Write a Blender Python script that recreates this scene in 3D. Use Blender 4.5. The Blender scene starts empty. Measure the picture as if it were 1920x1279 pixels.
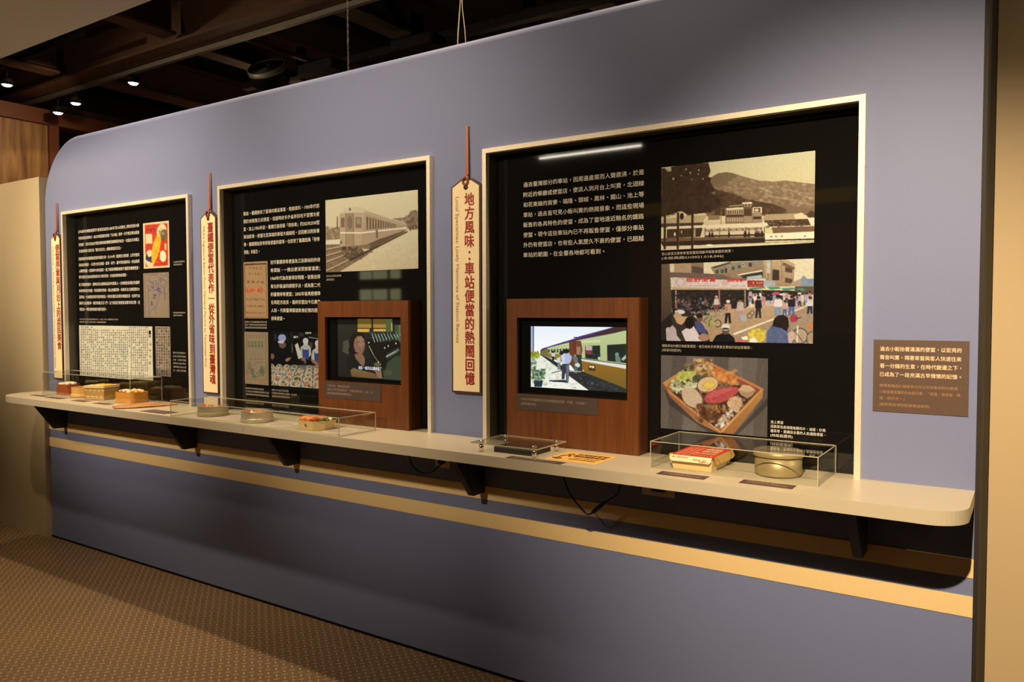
import bpy, bmesh, math, random
import numpy as np
from mathutils import Vector, Matrix

S = bpy.context.scene
COL = S.collection
R = math.radians
rnd = random.Random(7)

# ------------------------------------------------------------------ camera
cam_d = bpy.data.cameras.new('camera')
cam = bpy.data.objects.new('camera', cam_d)
COL.objects.link(cam)
S.camera = cam
cam_d.sensor_fit = 'HORIZONTAL'
cam_d.sensor_width = 36.0
cam_d.lens = 36.0 * 1466.92 / 1920.0
cam_d.clip_start = 0.05
_r = Vector((0.83146062, 0.55558162, -0.00151784))
_u = Vector((-0.019383, 0.0317379, 0.99930826))
_f = Vector((-0.55524547, 0.83085605, -0.03715765))
M = Matrix((( _r.x, _u.x, -_f.x, 0.02435), (_r.y, _u.y, -_f.y, -2.70712), (_r.z, _u.z, -_f.z, 1.55876), (0, 0, 0, 1)))
cam.matrix_world = M

# ------------------------------------------------------------------ view, world, lights
S.view_settings.view_transform = 'Standard'
S.view_settings.look = 'None'
S.view_settings.gamma = 1.0
S.view_settings.use_curve_mapping = False
S.view_settings.exposure = 0.0
S.cycles.max_bounces = 10
S.cycles.transparent_max_bounces = 24
W = bpy.data.worlds.new('world')
S.world = W
W.use_nodes = True
W.node_tree.nodes['Background'].inputs[0].default_value = (0.5, 0.4, 0.3, 1)
W.node_tree.nodes['Background'].inputs[1].default_value = 0.02


def spot(name, loc, aim, power, col, cone=60, blend=0.8, size=0.05):
    d = bpy.data.lights.new(name, 'SPOT')
    d.energy = power
    d.color = col
    d.spot_size = R(cone)
    d.spot_blend = blend
    d.shadow_soft_size = size
    o = bpy.data.objects.new(name, d)
    COL.objects.link(o)
    o.location = loc
    o.rotation_euler = (Vector(aim) - Vector(loc)).to_track_quat('-Z', 'Y').to_euler()
    return o


def area(name, loc, aim, power, col, sx, sy):
    d = bpy.data.lights.new(name, 'AREA')
    d.energy = power
    d.color = col
    d.shape = 'RECTANGLE'
    d.size = sx
    d.size_y = sy
    o = bpy.data.objects.new(name, d)
    COL.objects.link(o)
    o.location = loc
    o.rotation_euler = (Vector(aim) - Vector(loc)).to_track_quat('-Z', 'Y').to_euler()
    return o


WARM = (1.0, 0.755, 0.475)
MID = (1.0, 0.785, 0.53)
spot('key_spot', (-0.05, -2.98, 3.2), (-0.36, 0, 1.22), 980, WARM, 46, 1.0, 0.03)
spot('centre_spot', (-2.4, -4.2, 3.35), (-2.5, 0, 1.75), 560, MID, 38, 1.0, 0.08)
spot('centre_high_spot', (-1.5, -3.5, 3.4), (-1.5, 0, 2.6), 110, WARM, 60, 1.0, 0.06)
spot('left_centre_high_spot', (-3.9, -3.7, 3.14), (-3.45, 0, 2.65), 330, WARM, 52, 1.0, 0.03)
spot('left_spot', (-4.9, -4.2, 3.35), (-4.7, 0, 1.9), 900, MID, 40, 1.0, 0.06)
spot('left_high_spot', (-6.9, -2.9, 3.3), (-5.9, 0, 2.35), 430, WARM, 58, 1.0, 0.08)
spot('soffit_downlight', (-4.6, -1.2, 2.96), (-4.6, -0.25, 0.4), 95, WARM, 76, 1.0, 0.03)
spot('soffit_downlight', (-3.0, -1.2, 2.96), (-3.0, -0.25, 0.4), 95, WARM, 76, 1.0, 0.03)
spot('end_wall_spot', (2.4, -0.05, 3.3), (0.1, 0.62, 1.45), 190, WARM, 66, 1.0, 0.05)
spot('soffit_fill', (-4.6, -3.6, 1.0), (-4.9, -1.15, 3.0), 70, WARM, 74, 1.0, 0.02)  # added lamp, stands in for light bounced up onto the soffit
for q in ((-7.5, 3.4, 2.6), (-4.0, 3.8, 2.4), (-1.0, 3.4, 2.4)):  # fill lights added behind the partition to brighten ceiling and far wall
    d = bpy.data.lights.new('rear_fill_light', 'POINT')
    d.energy = 12
    d.color = (1.0, 0.62, 0.34)
    d.shadow_soft_size = 0.25
    o = bpy.data.objects.new('rear_fill_light', d)
    COL.objects.link(o)
    o.location = q
for x in (-5.3, -4.0, -2.7, -1.4):
    spot('overhead_spot', (x, -0.12, 3.95), (x, -0.02, 2.7), 105, WARM, 100, 1.0, 0.04)
spot('wood_wall_fill', (-6.6, 0.75, 3.45), (-8.0, 0.7, 3.05), 30, WARM, 90, 1.0, 0.03)  # extra lamp added to brighten the wood wall
spot('opposite_fill', (-2.2, -3.0, 4.1), (-2.2, -4.8, 2.2), 150, WARM, 90, 1.0, 0.05)  # lamp added so the boards opposite show up mirrored in the panels
spot('floor_spot', (-3.6, -2.4, 3.9), (-4.2, -1.6, 0), 80, WARM, 90, 1.0, 0.1)

# ------------------------------------------------------------------ materials


def lin(c):
    c = np.asarray(c, float)
    return np.where(c <= 0.04045, c / 12.92, ((c + 0.055) / 1.055) ** 2.4)


def mat(name, col, rough=0.5, metal=0.0, noise=None, bump=None, spec=0.5, coat=0.0):
    """col is linear RGB; noise = (scale, amount) varies the colour a little, bump = (scale, strength, stretch)"""
    m = bpy.data.materials.new(name)
    m.use_nodes = True
    nt = m.node_tree
    b = nt.nodes['Principled BSDF']
    b.inputs['Base Color'].default_value = (*col, 1)
    b.inputs['Roughness'].default_value = rough
    b.inputs['Metallic'].default_value = metal
    b.inputs['Specular IOR Level'].default_value = spec
    b.inputs['Coat Weight'].default_value = coat
    tc = nt.nodes.new('ShaderNodeTexCoord')
    if noise:
        n = nt.nodes.new('ShaderNodeTexNoise')
        n.inputs['Scale'].default_value = noise[0]
        n.inputs['Detail'].default_value = 5
        nt.links.new(tc.outputs['Object'], n.inputs['Vector'])
        r = nt.nodes.new('ShaderNodeMapRange')
        r.inputs['To Min'].default_value = 1 - noise[1]
        r.inputs['To Max'].default_value = 1 + noise[1]
        nt.links.new(n.outputs['Fac'], r.inputs['Value'])
        v = nt.nodes.new('ShaderNodeVectorMath')
        v.operation = 'SCALE'
        v.inputs[0].default_value = col
        nt.links.new(r.outputs[0], v.inputs['Scale'])
        nt.links.new(v.outputs[0], b.inputs['Base Color'])
    if bump:
        n = nt.nodes.new('ShaderNodeTexNoise')
        n.inputs['Scale'].default_value = bump[0]
        n.inputs['Detail'].default_value = 3
        if len(bump) > 2:
            mp = nt.nodes.new('ShaderNodeMapping')
            mp.inputs['Scale'].default_value = bump[2]
            nt.links.new(tc.outputs['Object'], mp.inputs['Vector'])
            nt.links.new(mp.outputs[0], n.inputs['Vector'])
        else:
            nt.links.new(tc.outputs['Object'], n.inputs['Vector'])
        bp = nt.nodes.new('ShaderNodeBump')
        bp.inputs['Strength'].default_value = bump[1]
        bp.inputs['Distance'].default_value = 0.002
        nt.links.new(n.outputs['Fac'], bp.inputs['Height'])
        nt.links.new(bp.outputs[0], b.inputs['Normal'])
    return m


def wood_mat(name, dark, light, scale=(1, 1, 1), rough=0.45, wave=6.0):
    m = bpy.data.materials.new(name)
    m.use_nodes = True
    nt = m.node_tree
    b = nt.nodes['Principled BSDF']
    b.inputs['Roughness'].default_value = rough
    tc = nt.nodes.new('ShaderNodeTexCoord')
    mp = nt.nodes.new('ShaderNodeMapping')
    mp.inputs['Scale'].default_value = scale
    nt.links.new(tc.outputs['Object'], mp.inputs['Vector'])
    n = nt.nodes.new('ShaderNodeTexNoise')
    n.inputs['Scale'].default_value = wave
    n.inputs['Detail'].default_value = 8
    n.inputs['Distortion'].default_value = 0.6
    nt.links.new(mp.outputs[0], n.inputs['Vector'])
    cr = nt.nodes.new('ShaderNodeValToRGB')
    cr.color_ramp.elements[0].position = 0.32
    cr.color_ramp.elements[0].color = (*dark, 1)
    cr.color_ramp.elements[1].position = 0.7
    cr.color_ramp.elements[1].color = (*light, 1)
    nt.links.new(n.outputs['Fac'], cr.inputs[0])
    nt.links.new(cr.outputs[0], b.inputs['Base Color'])
    return m


def emit_mat(name, col, strength):
    m = bpy.data.materials.new(name)
    m.use_nodes = True
    nt = m.node_tree
    nt.nodes.clear()
    o = nt.nodes.new('ShaderNodeOutputMaterial')
    e = nt.nodes.new('ShaderNodeEmission')
    e.inputs[0].default_value = (*col, 1)
    e.inputs[1].default_value = strength
    nt.links.new(e.outputs[0], o.inputs[0])
    return m


def attr_mat(name, emission=0.0, rough=0.5):
    """flat print (or a lit screen) whose colours are stored on the mesh"""
    m = bpy.data.materials.new(name)
    m.use_nodes = True
    nt = m.node_tree
    b = nt.nodes['Principled BSDF']
    a = nt.nodes.new('ShaderNodeAttribute')
    a.attribute_name = 'print'
    b.inputs['Roughness'].default_value = rough
    b.inputs['Specular IOR Level'].default_value = 0.15
    if emission:
        b.inputs['Base Color'].default_value = (0.01, 0.01, 0.01, 1)
        b.inputs['Roughness'].default_value = 0.12
        nt.links.new(a.outputs['Color'], b.inputs['Emission Color'])
        b.inputs['Emission Strength'].default_value = emission
    else:
        nt.links.new(a.outputs['Color'], b.inputs['Base Color'])
    return m


def clear_mat(name, tint=(0.97, 0.98, 0.96), ior=1.49):
    """thin clear acrylic: fresnel reflection over a see-through body"""
    m = bpy.data.materials.new(name)
    m.use_nodes = True
    nt = m.node_tree
    nt.nodes.clear()
    o = nt.nodes.new('ShaderNodeOutputMaterial')
    mx = nt.nodes.new('ShaderNodeMixShader')
    lw = nt.nodes.new('ShaderNodeLayerWeight')
    lw.inputs['Blend'].default_value = 0.5
    pw = nt.nodes.new('ShaderNodeMath')
    pw.operation = 'POWER'
    pw.inputs[1].default_value = 5.0
    nt.links.new(lw.outputs['Facing'], pw.inputs[0])
    fr = nt.nodes.new('ShaderNodeMath')
    fr.operation = 'MULTIPLY_ADD'
    fr.inputs[1].default_value = 0.96
    fr.inputs[2].default_value = 0.04
    nt.links.new(pw.outputs[0], fr.inputs[0])
    t = nt.nodes.new('ShaderNodeBsdfTransparent')
    t.inputs[0].default_value = (*tint, 1)
    g = nt.nodes.new('ShaderNodeBsdfGlossy')
    g.inputs['Roughness'].default_value = 0.015
    nt.links.new(fr.outputs[0], mx.inputs[0])
    nt.links.new(t.outputs[0], mx.inputs[1])
    nt.links.new(g.outputs[0], mx.inputs[2])
    nt.links.new(mx.outputs[0], o.inputs[0])
    return m


def floor_mat():
    """brown vinyl with a raised two-way dash tread"""
    m = bpy.data.materials.new('tread_vinyl')
    m.use_nodes = True
    nt = m.node_tree
    L = nt.links
    b = nt.nodes['Principled BSDF']
    tc = nt.nodes.new('ShaderNodeTexCoord')
    mp = nt.nodes.new('ShaderNodeMapping')
    mp.inputs['Rotation'].default_value = (0, 0, R(38))
    mp.inputs['Scale'].default_value = (30, 30, 30)
    L.new(tc.outputs['Object'], mp.inputs['Vector'])
    sp = nt.nodes.new('ShaderNodeSeparateXYZ')
    L.new(mp.outputs[0], sp.inputs[0])

    def mth(op, a, c=None):
        n = nt.nodes.new('ShaderNodeMath')
        n.operation = op
        for i, v in enumerate((a, c)):
            if v is None:
                continue
            if isinstance(v, (int, float)):
                n.inputs[i].default_value = v
            else:
                L.new(v, n.inputs[i])
        return n.outputs[0]
    x, y = sp.outputs[0], sp.outputs[1]
    fx = mth('SUBTRACT', mth('FRACT', x), 0.5)
    fy = mth('SUBTRACT', mth('FRACT', y), 0.5)
    par = mth('MODULO', mth('ABSOLUTE', mth('ADD', mth('FLOOR', x), mth('FLOOR', y))), 2.0)

    def dash(p, q):
        e = mth('ADD', mth('POWER', mth('DIVIDE', p, 0.44), 2.0), mth('POWER', mth('DIVIDE', q, 0.14), 2.0))
        n = nt.nodes.new('ShaderNodeMapRange')
        n.inputs['From Min'].default_value = 1.0
        n.inputs['From Max'].default_value = 0.55
        L.new(e, n.inputs['Value'])
        return n.outputs[0]
    d = mth('ADD', mth('MULTIPLY', dash(fx, fy), par), mth('MULTIPLY', dash(fy, fx), mth('SUBTRACT', 1.0, par)))
    nz = nt.nodes.new('ShaderNodeTexNoise')
    nz.inputs['Scale'].default_value = 3.5
    nz.inputs['Detail'].default_value = 6
    L.new(tc.outputs['Object'], nz.inputs['Vector'])
    base = nt.nodes.new('ShaderNodeMix')
    base.data_type = 'RGBA'
    base.inputs['A'].default_value = (0.125, 0.078, 0.038, 1)
    base.inputs['B'].default_value = (0.19, 0.115, 0.052, 1)
    L.new(nz.outputs['Fac'], base.inputs['Factor'])
    mx = nt.nodes.new('ShaderNodeMix')
    mx.data_type = 'RGBA'
    mx.inputs['B'].default_value = (0.46, 0.34, 0.20, 1)
    L.new(base.outputs['Result'], mx.inputs['A'])
    L.new(mth('MULTIPLY', d, 0.62), mx.inputs['Factor'])
    L.new(mx.outputs['Result'], b.inputs['Base Color'])
    b.inputs['Roughness'].default_value = 0.42
    bp = nt.nodes.new('ShaderNodeBump')
    bp.inputs['Strength'].default_value = 0.7
    bp.inputs['Distance'].default_value = 0.003
    L.new(d, bp.inputs['Height'])
    L.new(bp.outputs[0], b.inputs['Normal'])
    return m


MT = dict(
    blue=mat('blue_paint', (0.165, 0.198, 0.365), 0.62, noise=(220, 0.05), bump=(600, 0.12)),
    stripe=mat('cream_stripe', (0.80, 0.60, 0.30), 0.5, noise=(150, 0.04)),
    laminate=mat('greige_laminate', (0.50, 0.44, 0.33), 0.38, noise=(300, 0.05)),
    beige=mat('beige_paint', (0.46, 0.375, 0.235), 0.6, noise=(200, 0.04), bump=(500, 0.1)),
    soffit=mat('soffit_paint', (0.48, 0.42, 0.31), 0.7, noise=(200, 0.03)),
    beige_right=mat('tan_paint', (0.55, 0.42, 0.24), 0.6, noise=(200, 0.04), bump=(500, 0.1)),
    steel=mat('brushed_aluminium', (0.76, 0.69, 0.56), 0.42, 0.35, noise=(90, 0.12)),
    black_gloss=mat('gloss_black', (0.006, 0.006, 0.006), 0.035, spec=0.5),
    jamb=mat('dark_grey_laminate', (0.075, 0.068, 0.055), 0.35, noise=(60, 0.1)),
    bracket=mat('charcoal_board', (0.022, 0.020, 0.020), 0.5, noise=(60, 0.2)),
    dark_grey=mat('dark_grey_edge', (0.030, 0.026, 0.025), 0.6, noise=(80, 0.15), spec=0.15),
    black=mat('matt_black', (0.006, 0.005, 0.005), 0.6, spec=0.12),
    void=mat('blackened_ceiling', (0.010, 0.008, 0.006), 0.9),
    farwall=mat('dim_brown_wall', (0.05, 0.030, 0.016), 0.9, noise=(2, 0.3)),
    steelbrown=mat('brown_painted_steel', (0.085, 0.038, 0.020), 0.55, noise=(5, 0.35)),
    steelgrey=mat('grey_brown_steel', (0.06, 0.042, 0.030), 0.55, noise=(5, 0.35)),
    rust=mat('red_brown_beam', (0.16, 0.045, 0.015), 0.5, noise=(6, 0.2)),
    oak=wood_mat('oak_veneer', (0.16, 0.065, 0.02), (0.50, 0.26, 0.09), (6, 6, 0.5), 0.5, 3.0),
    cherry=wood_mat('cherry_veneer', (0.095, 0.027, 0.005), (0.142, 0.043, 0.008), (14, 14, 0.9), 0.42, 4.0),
    cherry_shaded=wood_mat('shaded_cherry_veneer', (0.06, 0.017, 0.004), (0.10, 0.029, 0.006), (14, 14, 0.9), 0.42, 4.0),  # same veneer darkened for the cabinet sides, shade put into the colour
    cream=mat('cream_board', (0.84, 0.70, 0.44), 0.55, noise=(80, 0.03)),
    tagbrown=mat('dark_brown_board', (0.060, 0.022, 0.012), 0.5),
    cord=mat('rust_brown_cord', (0.30, 0.085, 0.04), 0.6, bump=(900, 0.5)),
    titlered=mat('maroon_lettering', (0.30, 0.020, 0.012), 0.5),
    subgold=mat('tan_lettering', (0.36, 0.20, 0.09), 0.5),
    textwhite=mat('white_lettering', (0.68, 0.65, 0.58), 0.5),
    textdim=mat('grey_lettering', (0.36, 0.33, 0.29), 0.5),
    plaque=mat('brown_plaque', (0.088, 0.050, 0.034), 0.5, noise=(60, 0.04)),
    plaquetext=mat('plaque_lettering', (0.80, 0.62, 0.40), 0.5),
    card=mat('brown_card', (0.075, 0.036, 0.030), 0.5),
    greycard=mat('grey_brown_card', (0.058, 0.041, 0.036), 0.5),
    cardtext=mat('card_lettering', (0.33, 0.22, 0.17), 0.5),
    lilac=mat('lilac_paper', (0.56, 0.47, 0.44), 0.6, noise=(90, 0.05)),
    lilactext=mat('lilac_lettering', (0.36, 0.26, 0.26), 0.6),
    edge=mat('polished_acrylic_edge', (0.48, 0.43, 0.32), 0.3, spec=0.5),  # cream colour imitates light caught in the clear edges
    chrome=mat('chrome', (0.75, 0.72, 0.68), 0.12, 1.0),
    tin=mat('dull_tin', (0.46, 0.40, 0.29), 0.42, 0.35, noise=(40, 0.2)),
    brushed=mat('brushed_tin', (0.62, 0.55, 0.44), 0.32, 0.55, noise=(30, 0.2), bump=(60, 0.4, (1, 1, 14))),
    brass=mat('golden_tin', (0.40, 0.32, 0.17), 0.42, 0.35, noise=(30, 0.15)),
    redwood=wood_mat('red_cedar', (0.28, 0.060, 0.015), (0.40, 0.10, 0.025), (3, 3, 30), 0.5),
    palewood=wood_mat('pale_cypress', (0.66, 0.36, 0.10), (0.80, 0.48, 0.16), (3, 3, 30), 0.5),
    orangewood=wood_mat('orange_cedar', (0.60, 0.24, 0.035), (0.74, 0.35, 0.065), (3, 3, 30), 0.45),
    wicker=mat('woven_bamboo', (0.60, 0.34, 0.11), 0.6, noise=(120, 0.35)),
    wickerrim=mat('bamboo_rim', (0.80, 0.62, 0.33), 0.5, noise=(60, 0.12)),
    bark=wood_mat('bamboo_sheath', (0.34, 0.13, 0.035), (0.52, 0.25, 0.08), (20, 3, 3), 0.5),
    rice=mat('rice', (0.85, 0.78, 0.58), 0.5, noise=(200, 0.1)),
    egg=mat('egg_yellow', (0.85, 0.52, 0.08), 0.4, noise=(80, 0.2)),
    meat=mat('braised_meat', (0.42, 0.10, 0.025), 0.3, noise=(90, 0.5)),
    prawn=mat('orange_prawn', (0.62, 0.21, 0.05), 0.35, noise=(60, 0.3)),
    greens=mat('dark_greens', (0.07, 0.12, 0.02), 0.5, noise=(90, 0.4)),
    paperbox=mat('cream_paperboard', (0.80, 0.60, 0.30), 0.6, noise=(40, 0.04)),
    kraft=mat('kraft_card', (0.62, 0.40, 0.14), 0.6, noise=(40, 0.06)),
    flap=mat('pale_card', (0.86, 0.74, 0.50), 0.6),
    redprint=mat('red_print', (0.62, 0.055, 0.022), 0.5, noise=(60, 0.12)),
    pinkprint=mat('pink_print', (0.85, 0.45, 0.28), 0.5),
    ink=mat('blue_black_ink', (0.03, 0.03, 0.05), 0.5),
    yellow=mat('yellow_sticker', (0.80, 0.47, 0.11), 0.5),
    yellowink=mat('dark_red_ink', (0.10, 0.016, 0.006), 0.5),
    white_outlet=mat('outlet_plate', (0.75, 0.66, 0.48), 0.45, noise=(50, 0.1)),
    cable=mat('black_cable', (0.006, 0.006, 0.006), 0.4),
    wire=mat('pale_wire', (0.55, 0.47, 0.38), 0.4),
    galv=mat('galvanised_rim', (0.20, 0.18, 0.16), 0.45, 0.4),
    floor=floor_mat(),
    clear=clear_mat('clear_acrylic'),
    bulb=emit_mat('lit_bulb', (1.0, 0.86, 0.62), 14.0),
    tube=emit_mat('lit_tube', (1.0, 0.9, 0.72), 34.0),
    print=attr_mat('printed_picture', 0.0, 0.38),
    screen=attr_mat('lit_screen', 1.0),
)

# ------------------------------------------------------------------ mesh helpers


class MB:
    def __init__(self):
        self.v, self.f, self.mi, self.sm = [], [], [], []

    def add(self, vs, fs, mi=0, sm=False):
        k = len(self.v)
        self.v += [tuple(p) for p in vs]
        for f in fs:
            self.f.append(tuple(i + k for i in f))
            self.mi.append(mi)
            self.sm.append(sm)
        return self

    def box(self, x0, x1, y0, y1, z0, z1, mi=0):
        v = [(x, y, z) for z in (z0, z1) for y in (y0, y1) for x in (x0, x1)]
        return self.add(v, [(0, 2, 3, 1), (4, 5, 7, 6), (0, 1, 5, 4), (2, 6, 7, 3), (0, 4, 6, 2), (1, 3, 7, 5)], mi)

    def rbox(self, x0, x1, y0, y1, z0, z1, r=0.004, mi=0):
        """box with its vertical and top edges chamfered a little"""
        def ring(x0, x1, y0, y1, z, r):
            return [(x0 + r, y0, z), (x1 - r, y0, z), (x1, y0 + r, z), (x1, y1 - r, z), (x1 - r, y1, z), (x0 + r, y1, z), (x0, y1 - r, z), (x0, y0 + r, z)]
        vs = ring(x0, x1, y0, y1, z0, r) + ring(x0, x1, y0, y1, z1 - r, r) + ring(x0 + r, x1 - r, y0 + r, y1 - r, z1, r)
        fs = [tuple(reversed(range(8))), tuple(range(16, 24))]
        for a in (0, 8):
            fs += [(a + i, a + (i + 1) % 8, a + 8 + (i + 1) % 8, a + 8 + i) for i in range(8)]
        return self.add(vs, fs, mi)

    def prism(self, pts, z0, z1, mi=0, sm=False, axis='z', scale=1.0):
        """outline pts (a, b) extruded; axis z: (x, y); axis y: (x, z) from y=z0 to z1; axis x: (y, z)"""
        n = len(pts)
        cx = sum(p[0] for p in pts) / n
        cy = sum(p[1] for p in pts) / n
        low = pts
        hi = [(cx + (p[0] - cx) * scale, cy + (p[1] - cy) * scale) for p in pts]

        def P(p, h):
            return (p[0], p[1], h) if axis == 'z' else ((p[0], h, p[1]) if axis == 'y' else (h, p[0], p[1]))
        vs = [P(p, z0) for p in low] + [P(p, z1) for p in hi]
        fs = [(i, (i + 1) % n, n + (i + 1) % n, n + i) for i in range(n)]
        self.add(vs, fs, mi, sm)
        self.add(vs, [tuple(reversed(range(n))), tuple(range(n, 2 * n))], mi)
        return self

    def lathe(self, prof, c, n=40, mi=0, axis='z', sm=True, sx=1.0, sy=1.0):
        vs, fs = [], []
        for (r, h) in prof:
            for i in range(n):
                a = 2 * math.pi * i / n
                p = (r * math.cos(a) * sx, r * math.sin(a) * sy, h)
                if axis == 'y':
                    p = (p[0], h, p[1])
                if axis == 'x':
                    p = (h, p[0], p[1])
                vs.append((c[0] + p[0], c[1] + p[1], c[2] + p[2]))
        for j in range(len(prof) - 1):
            for i in range(n):
                fs.append((j * n + i, j * n + (i + 1) % n, (j + 1) * n + (i + 1) % n, (j + 1) * n + i))
        return self.add(vs, fs, mi, sm)

    def tube(self, pts, r, n=8, mi=0):
        P = [Vector(p) for p in pts]
        vs, fs = [], []
        for k, p in enumerate(P):
            t = (P[min(k + 1, len(P) - 1)] - P[max(k - 1, 0)]).normalized()
            s = t.cross(Vector((0.3, 0.5, 0.81))).normalized()
            q = t.cross(s)
            rr = r[k] if isinstance(r, (list, tuple)) else r
            for i in range(n):
                a = 2 * math.pi * i / n
                vs.append(p + s * rr * math.cos(a) + q * rr * math.sin(a))
        for k in range(len(P) - 1):
            for i in range(n):
                fs.append((k * n + i, k * n + (i + 1) % n, (k + 1) * n + (i + 1) % n, (k + 1) * n + i))
        fs.append(tuple(range(n)))
        fs.append(tuple(range((len(P) - 1) * n, len(P) * n)))
        return self.add(vs, fs, mi, True)

    def blob(self, c, r, n=8, wob=0.18, mi=0, rot=0.0):
        """lumpy ellipsoid, r = (rx, ry, rz)"""
        vs, fs = [], []
        ph = [rnd.uniform(0, 6.28) for _ in range(4)]
        ca, sa = math.cos(rot), math.sin(rot)
        for j in range(n + 1):
            t = math.pi * j / n
            for i in range(2 * n):
                a = math.pi * i / n
                w = 1 + wob * math.sin(3 * a + ph[0]) * math.sin(2 * t + ph[1]) + wob * 0.6 * math.sin(5 * a + ph[2]) * math.sin(3 * t + ph[3])
                x, y, z = r[0] * w * math.sin(t) * math.cos(a), r[1] * w * math.sin(t) * math.sin(a), r[2] * w * math.cos(t)
                vs.append((c[0] + x * ca - y * sa, c[1] + x * sa + y * ca, c[2] + z))
        m = 2 * n
        for j in range(n):
            for i in range(m):
                fs.append((j * m + i, (j + 1) * m + i, (j + 1) * m + (i + 1) % m, j * m + (i + 1) % m))
        return self.add(vs, fs, mi, True)

    def build(self, name, mats, parent=None, fix=True):
        me = bpy.data.meshes.new(name)
        V = np.array(self.v, float)
        if parent is None:
            org = np.array([(V[:, 0].min() + V[:, 0].max()) / 2, (V[:, 1].min() + V[:, 1].max()) / 2, V[:, 2].min()])
        else:
            org = np.array(root_of(parent).location)
        me.from_pydata((V - org).tolist(), [], self.f)
        if not isinstance(mats, (list, tuple)):
            mats = [mats]
        for m in mats:
            me.materials.append(m)
        me.polygons.foreach_set('material_index', self.mi)
        me.polygons.foreach_set('use_smooth', self.sm)
        if fix:
            bm = bmesh.new()
            bm.from_mesh(me)
            bmesh.ops.remove_doubles(bm, verts=bm.verts, dist=1e-5)
            bmesh.ops.recalc_face_normals(bm, faces=bm.faces)
            bm.to_mesh(me)
            bm.free()
        me.update()
        o = bpy.data.objects.new(name, me)
        COL.objects.link(o)
        if parent is None:
            o.location = org
        else:
            o.parent = parent
        return o


def root_of(o):
    while o.parent is not None:
        o = o.parent
    return o


def thing(name, label, cat, loc, group=None):
    o = bpy.data.objects.new(name, None)
    o.empty_display_size = 0.05
    COL.objects.link(o)
    o.location = loc
    return tag(o, label, cat, group)


def tag(o, label, cat, group=None):
    o['label'] = label
    o['category'] = cat
    if group:
        o['group'] = group
    return o


def struct(o):
    o['kind'] = 'structure'
    return o


def lab(o, label):
    o['label'] = label
    return o


# ------------------------------------------------------------------ lettering
_font = {}


def glyph_mesh(s, spacing=1.0):
    key = (s, spacing)
    if key in _font:
        return _font[key]
    c = bpy.data.curves.new('lettering', 'FONT')
    c.body = s
    c.size = 1
    c.resolution_u = 2
    c.space_character = spacing
    o = bpy.data.objects.new('lettering', c)
    COL.objects.link(o)
    bpy.context.view_layer.update()
    dg = bpy.context.evaluated_depsgraph_get()
    ev = o.evaluated_get(dg)
    m = ev.to_mesh()
    n = len(m.vertices)
    v = np.zeros(n * 3)
    m.vertices.foreach_get('co', v)
    v = v.reshape(-1, 3)[:, :2].copy()
    f = [tuple(p.vertices) for p in m.polygons]
    ev.to_mesh_clear()
    bpy.data.objects.remove(o)
    bpy.data.curves.remove(c)
    _font[key] = (v, f)
    return _font[key]


class TX:
    """collects lettering that lies in one plane; place(u, v) maps flat text coordinates to the world"""

    def __init__(self, place):
        self.p, self.v, self.f = place, [], []

    def _put(self, U, f, t=0.0):
        """t > 0 thickens the strokes by overlaying copies shifted by t"""
        n = 1 if t <= 0 else (4 if t < 0.0006 else 8)
        for q in range(n):
            k = len(self.v)
            du, dv = (t * math.cos(2 * math.pi * (q + 0.5) / n), t * math.sin(2 * math.pi * (q + 0.5) / n)) if t > 0 else (0, 0)
            self.v += [self.p(a + du, b + dv, q * 5e-5) for a, b in U]
            self.f += [tuple(i + k for i in g) for g in f]

    def line(self, s, u0, v0, h, width=None, bold=0.012):
        """baseline starts at (u0, v0); h is the em height; width stretches the line to fit"""
        v, f = glyph_mesh(''.join('\u3000' if ch in '，。、' else ch for ch in s))
        if len(v) == 0:
            return
        v, f = v.copy(), list(f)
        for i, ch in enumerate(s):          # commas and stops sit in the middle of their square
            if ch in '，。、' and i:
                pv, pf = glyph_mesh(ch)
                adv = glyph_mesh(s[:i].replace('，', '\u3000').replace('。', '\u3000').replace('、', '\u3000') + '口')[0][:, 0].max() - glyph_mesh('口')[0][:, 0].max()
                off = np.array([adv + 0.5 - (pv[:, 0].min() + pv[:, 0].max()) / 2, 0.36 - (pv[:, 1].min() + pv[:, 1].max()) / 2])
                k = len(v)
                v = np.vstack([v, pv + off])
                f += [tuple(j + k for j in g) for g in pf]
        U = v * h
        if width:
            U = U - np.array([U[:, 0].min(), 0])
            U[:, 0] *= width / max(U[:, 0].max(), 1e-6)
        self._put(U + np.array([u0, v0]), f, bold * h)

    def column(self, s, uc, vtop, size, pitch, bold=0.03, sx=1.0):
        """upright characters stacked downwards, centred on uc"""
        for i, ch in enumerate(s):
            v, f = glyph_mesh(ch)
            if len(v) == 0:
                continue
            c = np.array([(v[:, 0].min() + v[:, 0].max()) / 2, 0.35])
            self._put((v - c) * np.array([size * sx, size]) + np.array([uc, vtop - (i + 0.5) * pitch]), f, bold * size)

    def build(self, name, m, parent):
        mb = MB()
        mb.add(self.v, self.f)
        return mb.build(name, m, parent, fix=False)


def on_wall(y):
    return lambda u, v, w=0.0: (u, y - w, v)


def on_shelf(z, ox=0.0, oy=0.0, rot=0.0):
    c, s = math.cos(rot), math.sin(rot)
    return lambda u, v, w=0.0: (ox + u * c - v * s, oy + u * s + v * c, z + w)


def turned(y):
    """lettering turned a quarter clockwise on a wall: u runs down, v runs towards +x"""
    return lambda u, v, w=0.0: (v, y - w, -u)

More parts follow.
